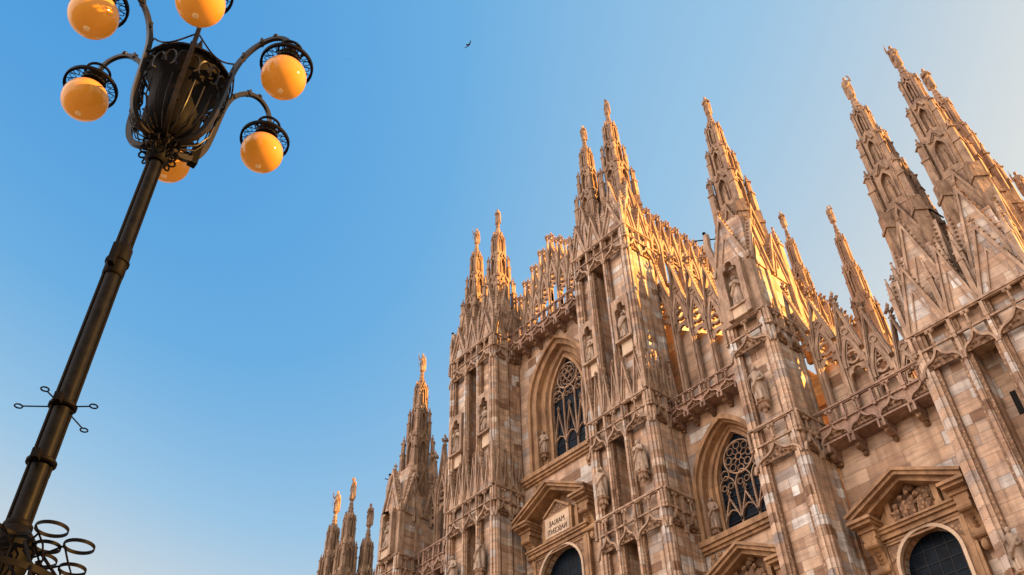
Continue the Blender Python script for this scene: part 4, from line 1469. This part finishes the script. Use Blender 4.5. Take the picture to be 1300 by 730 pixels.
# crown of the post: scrolled collar, dark urn, arms
cr = MB()
cr.lathe([(.08, 8.30), (.11, 8.34), (.11, 8.40), (.09, 8.44), (.09, 8.62), (.12, 8.66), (.12, 8.74), (.08, 8.80)], 20)
for k in range(12):
    t = k * PI / 6
    for z in (8.40, 8.52):
        cr.tube([((.135 + .04 * math.cos(q * PI / 5)) * math.cos(t), (.135 + .04 * math.cos(q * PI / 5)) * math.sin(t), z + .045 * math.sin(q * PI / 5)) for q in range(10)], .010, 5, 0, True)
sub('scroll_collar', cr.mesh('scroll_collar', M['iron'], True), lamp)
ur = MB()
ur.lathe([(.06, 8.62), (.14, 8.66), (.24, 8.76), (.27, 8.92), (.28, 9.15), (.30, 9.4), (.40, 9.62), (.43, 9.68), (.40, 9.70), (.03, 9.72), (.03, 10.15), (.05, 10.2), (.01, 10.4)], 24)
uo = sub('urn', ur.mesh('urn', M['iron'], True), lamp)
sw = MB()
for k in range(12):
    t = R_(-17 + 30 * k + 15)
    for s in (-1, 1):
        pts = []
        for q in range(15):
            a = q / 14 * 4.4
            rr = .13 * (1 - .62 * q / 14)
            d = .11 * s + s * rr * math.cos(a) * 1.5
            zz = 9.36 + 1.5 * rr * math.sin(a) + .02 * k % .1
            rad = .425 + (zz - 9.2) * .06
            pts.append((rad * math.cos(t + d), rad * math.sin(t + d), zz))
        sw.tube(pts, .013, 5)
for k in range(24):
    t = k * PI / 12
    sw.tube([(.16 * math.cos(t), .16 * math.sin(t), 8.64), (.30 * math.cos(t), .30 * math.sin(t), 8.72), (.385 * math.cos(t), .385 * math.sin(t), 8.9), (.41 * math.cos(t), .41 * math.sin(t), 9.2)], .008, 5)
hoop(sw, 0, 0, 9.66, .455, .012, .02, 36)
for k in range(6):
    t0 = R_(-17 + 60 * k)
    pts = [((.47) * math.cos(t0 + R_(60) * q / 10), .47 * math.sin(t0 + R_(60) * q / 10), 9.86 - .22 * math.sin(PI * q / 10)) for q in range(11)]
    sw.tube(pts, .010, 5)
sub('scrollwork', sw.mesh('scrollwork', M['arm'], True), uo)

RAD = 1.07
arm = MB()
path = [(.10, 8.60), (.22, 8.60), (.35, 8.70), (.425, 8.92), (.455, 9.2), (.475, 9.5), (.50, 9.75), (.555, 9.95), (.65, 10.13), (.78, 10.25), (.90, 10.27), (1.0, 10.21), (1.055, 10.10), (RAD, 9.98)]
def smooth(p, m=4):
    out = []
    for i in range(len(p) - 1):
        p0 = p[max(i - 1, 0)]; p1 = p[i]; p2 = p[i + 1]; p3 = p[min(i + 2, len(p) - 1)]
        for j in range(m):
            t = j / m
            out.append(tuple(.5 * ((2 * p1[k]) + (-p0[k] + p2[k]) * t + (2 * p0[k] - 5 * p1[k] + 4 * p2[k] - p3[k]) * t * t + (-p0[k] + 3 * p1[k] - 3 * p2[k] + p3[k]) * t ** 3) for k in range(2)))
    out.append(p[-1])
    return out
sp_ = smooth(path)
# flat-sided arm, thicker low down
vs = []; fs = []
N = len(sp_)
for i, (r, z) in enumerate(sp_):
    a = sp_[max(i - 1, 0)]; b = sp_[min(i + 1, N - 1)]
    dx, dz = b[0] - a[0], b[1] - a[1]
    l = math.hypot(dx, dz)
    nx, nz = -dz / l, dx / l
    h = .030 - .009 * i / N
    wy = .024 - .006 * i / N
    for sx, sy in ((1, -1), (1, 1), (-1, 1), (-1, -1)):
        vs.append((r + nx * h * sx, wy * sy, z + nz * h * sx))
for i in range(N - 1):
    for k in range(4):
        k2 = (k + 1) % 4
        fs.append((4 * i + k, 4 * i + k2, 4 * i + 4 + k2, 4 * i + 4 + k))
fs += [(0, 1, 2, 3), (4 * N - 1, 4 * N - 2, 4 * N - 3, 4 * N - 4)]
arm.add(vs, fs)
for r, z in ((.48, 9.62), (.56, 9.97), (.72, 10.22), (.36, 8.9)):
    arm.blob(r, 0, z + .03, .035, .035)
    arm.box(r - .012, r + .012, -.034, .034, z - .035, z + .045)
arm.ball(.86, 0, 10.31, .035, 8, 6)
# inner curl joining the urn
arm.tube([(.47, 0, 9.55), (.43, 0, 9.45), (.40, 0, 9.32), (.42, 0, 9.2), (.45, 0, 9.24)], .012, 6)
ARM = arm.mesh('arm', M['arm'])
gal = MB()      # lace gallery, z=0 at the globe's centre, axis at x=0
gal.lathe([(.03, .50), (.05, .49), (.075, .46), (.075, .40), (.10, .385), (.12, .37), (.12, .34), (.085, .33), (.085, .25), (.05, .22)], 20)
for k in range(6):
    t = k * PI / 3
    gal.tube([(.11 * math.cos(t), .11 * math.sin(t), .40), (.145 * math.cos(t), .145 * math.sin(t), .44), (.13 * math.cos(t), .13 * math.sin(t), .485)], .007, 5)
hoop(gal, 0, 0, .485, .135, .012, .02, 24)
hoop(gal, 0, 0, .21, .275, .020, .026, 32)
hoop(gal, 0, 0, .285, .13, .02, .03, 24)
for k in range(18):
    t = k * PI / 9
    gal.tube([(.26 * math.cos(t), .26 * math.sin(t), .22), (.11 * math.cos(t + .1), .11 * math.sin(t + .1), .29)], .0055, 4)
    gal.tube([((.20 + .034 * math.cos(q * PI / 4)) * math.cos(t + .17 + .12 * math.sin(q * PI / 4)), (.20 + .034 * math.cos(q * PI / 4)) * math.sin(t + .17 + .12 * math.sin(q * PI / 4)), .25) for q in range(8)], .005, 4, 0, True)
GAL = gal.mesh('globe_gallery', M['iron'], True)
gb = MB()
gb.ball(0, 0, 0, .232, 40, 28)
GLOBE = gb.mesh('globe', M['globe'], True)
cpm = MB()
cpm.lathe([(.004, -.2375), (.026, -.2365), (.031, -.233), (.031, -.226), (.004, -.224)], 16)
CAP = cpm.mesh('globe_cap', M['cap'], True)
for k in range(6):
    t = R_(-17 + 60 * k)
    a_ = sub('arm', ARM, lamp, (0, 0, 0), None, t)
    gx, gy = RAD * math.cos(t), RAD * math.sin(t)
    g_ = sub('globe', GLOBE, lamp, (gx, gy, 9.5))
    sub('gallery', GAL, g_, (0, 0, 0))
    sub('globe_cap', CAP, g_, (0, 0, 0))
fl = MB()
fl.box(-.13, -.05, .30, .38, 8.62, 8.9)
fl.tube([(-.05, .1, 8.7), (-.09, .34, 8.75)], .015, 6)
sub('spotlight', fl.mesh('spotlight', M['iron']), lamp)

# ------------------------------------------------------------------ birds
def bird(name, d, dist, span, label):
    """a swift on the wing: sickle wings, short forked tail, one continuous outline with thickness"""
    mb = MB()
    s = span / 2
    half = [(0.0, .16), (.07, .12), (.10, .09), (.35, .10), (.68, .0), (1.0, -.26), (.62, -.10), (.30, -.05), (.10, -.08), (.07, -.22), (.12, -.40), (.0, -.30)]
    poly = half + [(-x, y) for x, y in reversed(half[1:-1])]
    n = len(poly)
    top = [(x * s, y * s, (.05 - .04 * abs(x) + .10 * abs(x)) * s) for x, y in poly]
    bot = [(x * s, y * s, (-.05 + .04 * abs(x) + .10 * abs(x)) * s) for x, y in poly]
    mb.add(top + bot, [list(range(n)), list(range(2 * n - 1, n - 1, -1))] + [(i, i + n, (i + 1) % n + n, (i + 1) % n) for i in range(n)])
    mb.tube([(0, .22 * s, 0), (0, .12 * s, 0), (0, -.05 * s, 0), (0, -.3 * s, 0)], [.02 * s, .07 * s, .08 * s, .02 * s], 8)
    o = link(name, mb.mesh('bird', M['bird'], True))
    dv = (AX * (d[0] - 650) + DN * (d[1] - 365) + FW * 1138.16).normalized()
    o.location = Vector((0, -34, 1.6)) + dv * dist
    return o, dv
b1, dv = bird('bird', (595, 57), 45.0, .72, '')
b1.rotation_euler = (R_(20), R_(15), R_(-10))
tag(b1, 'dark swift with sickle wings flying in the blue sky between lamp and spires', 'bird')
b2, dv = bird('bird', (443, 75), 120.0, .42, '')
b2.rotation_euler = (R_(10), R_(50), R_(40))
tag(b2, 'tiny far dark bird, the smaller speck nearer the lamp globes', 'bird')
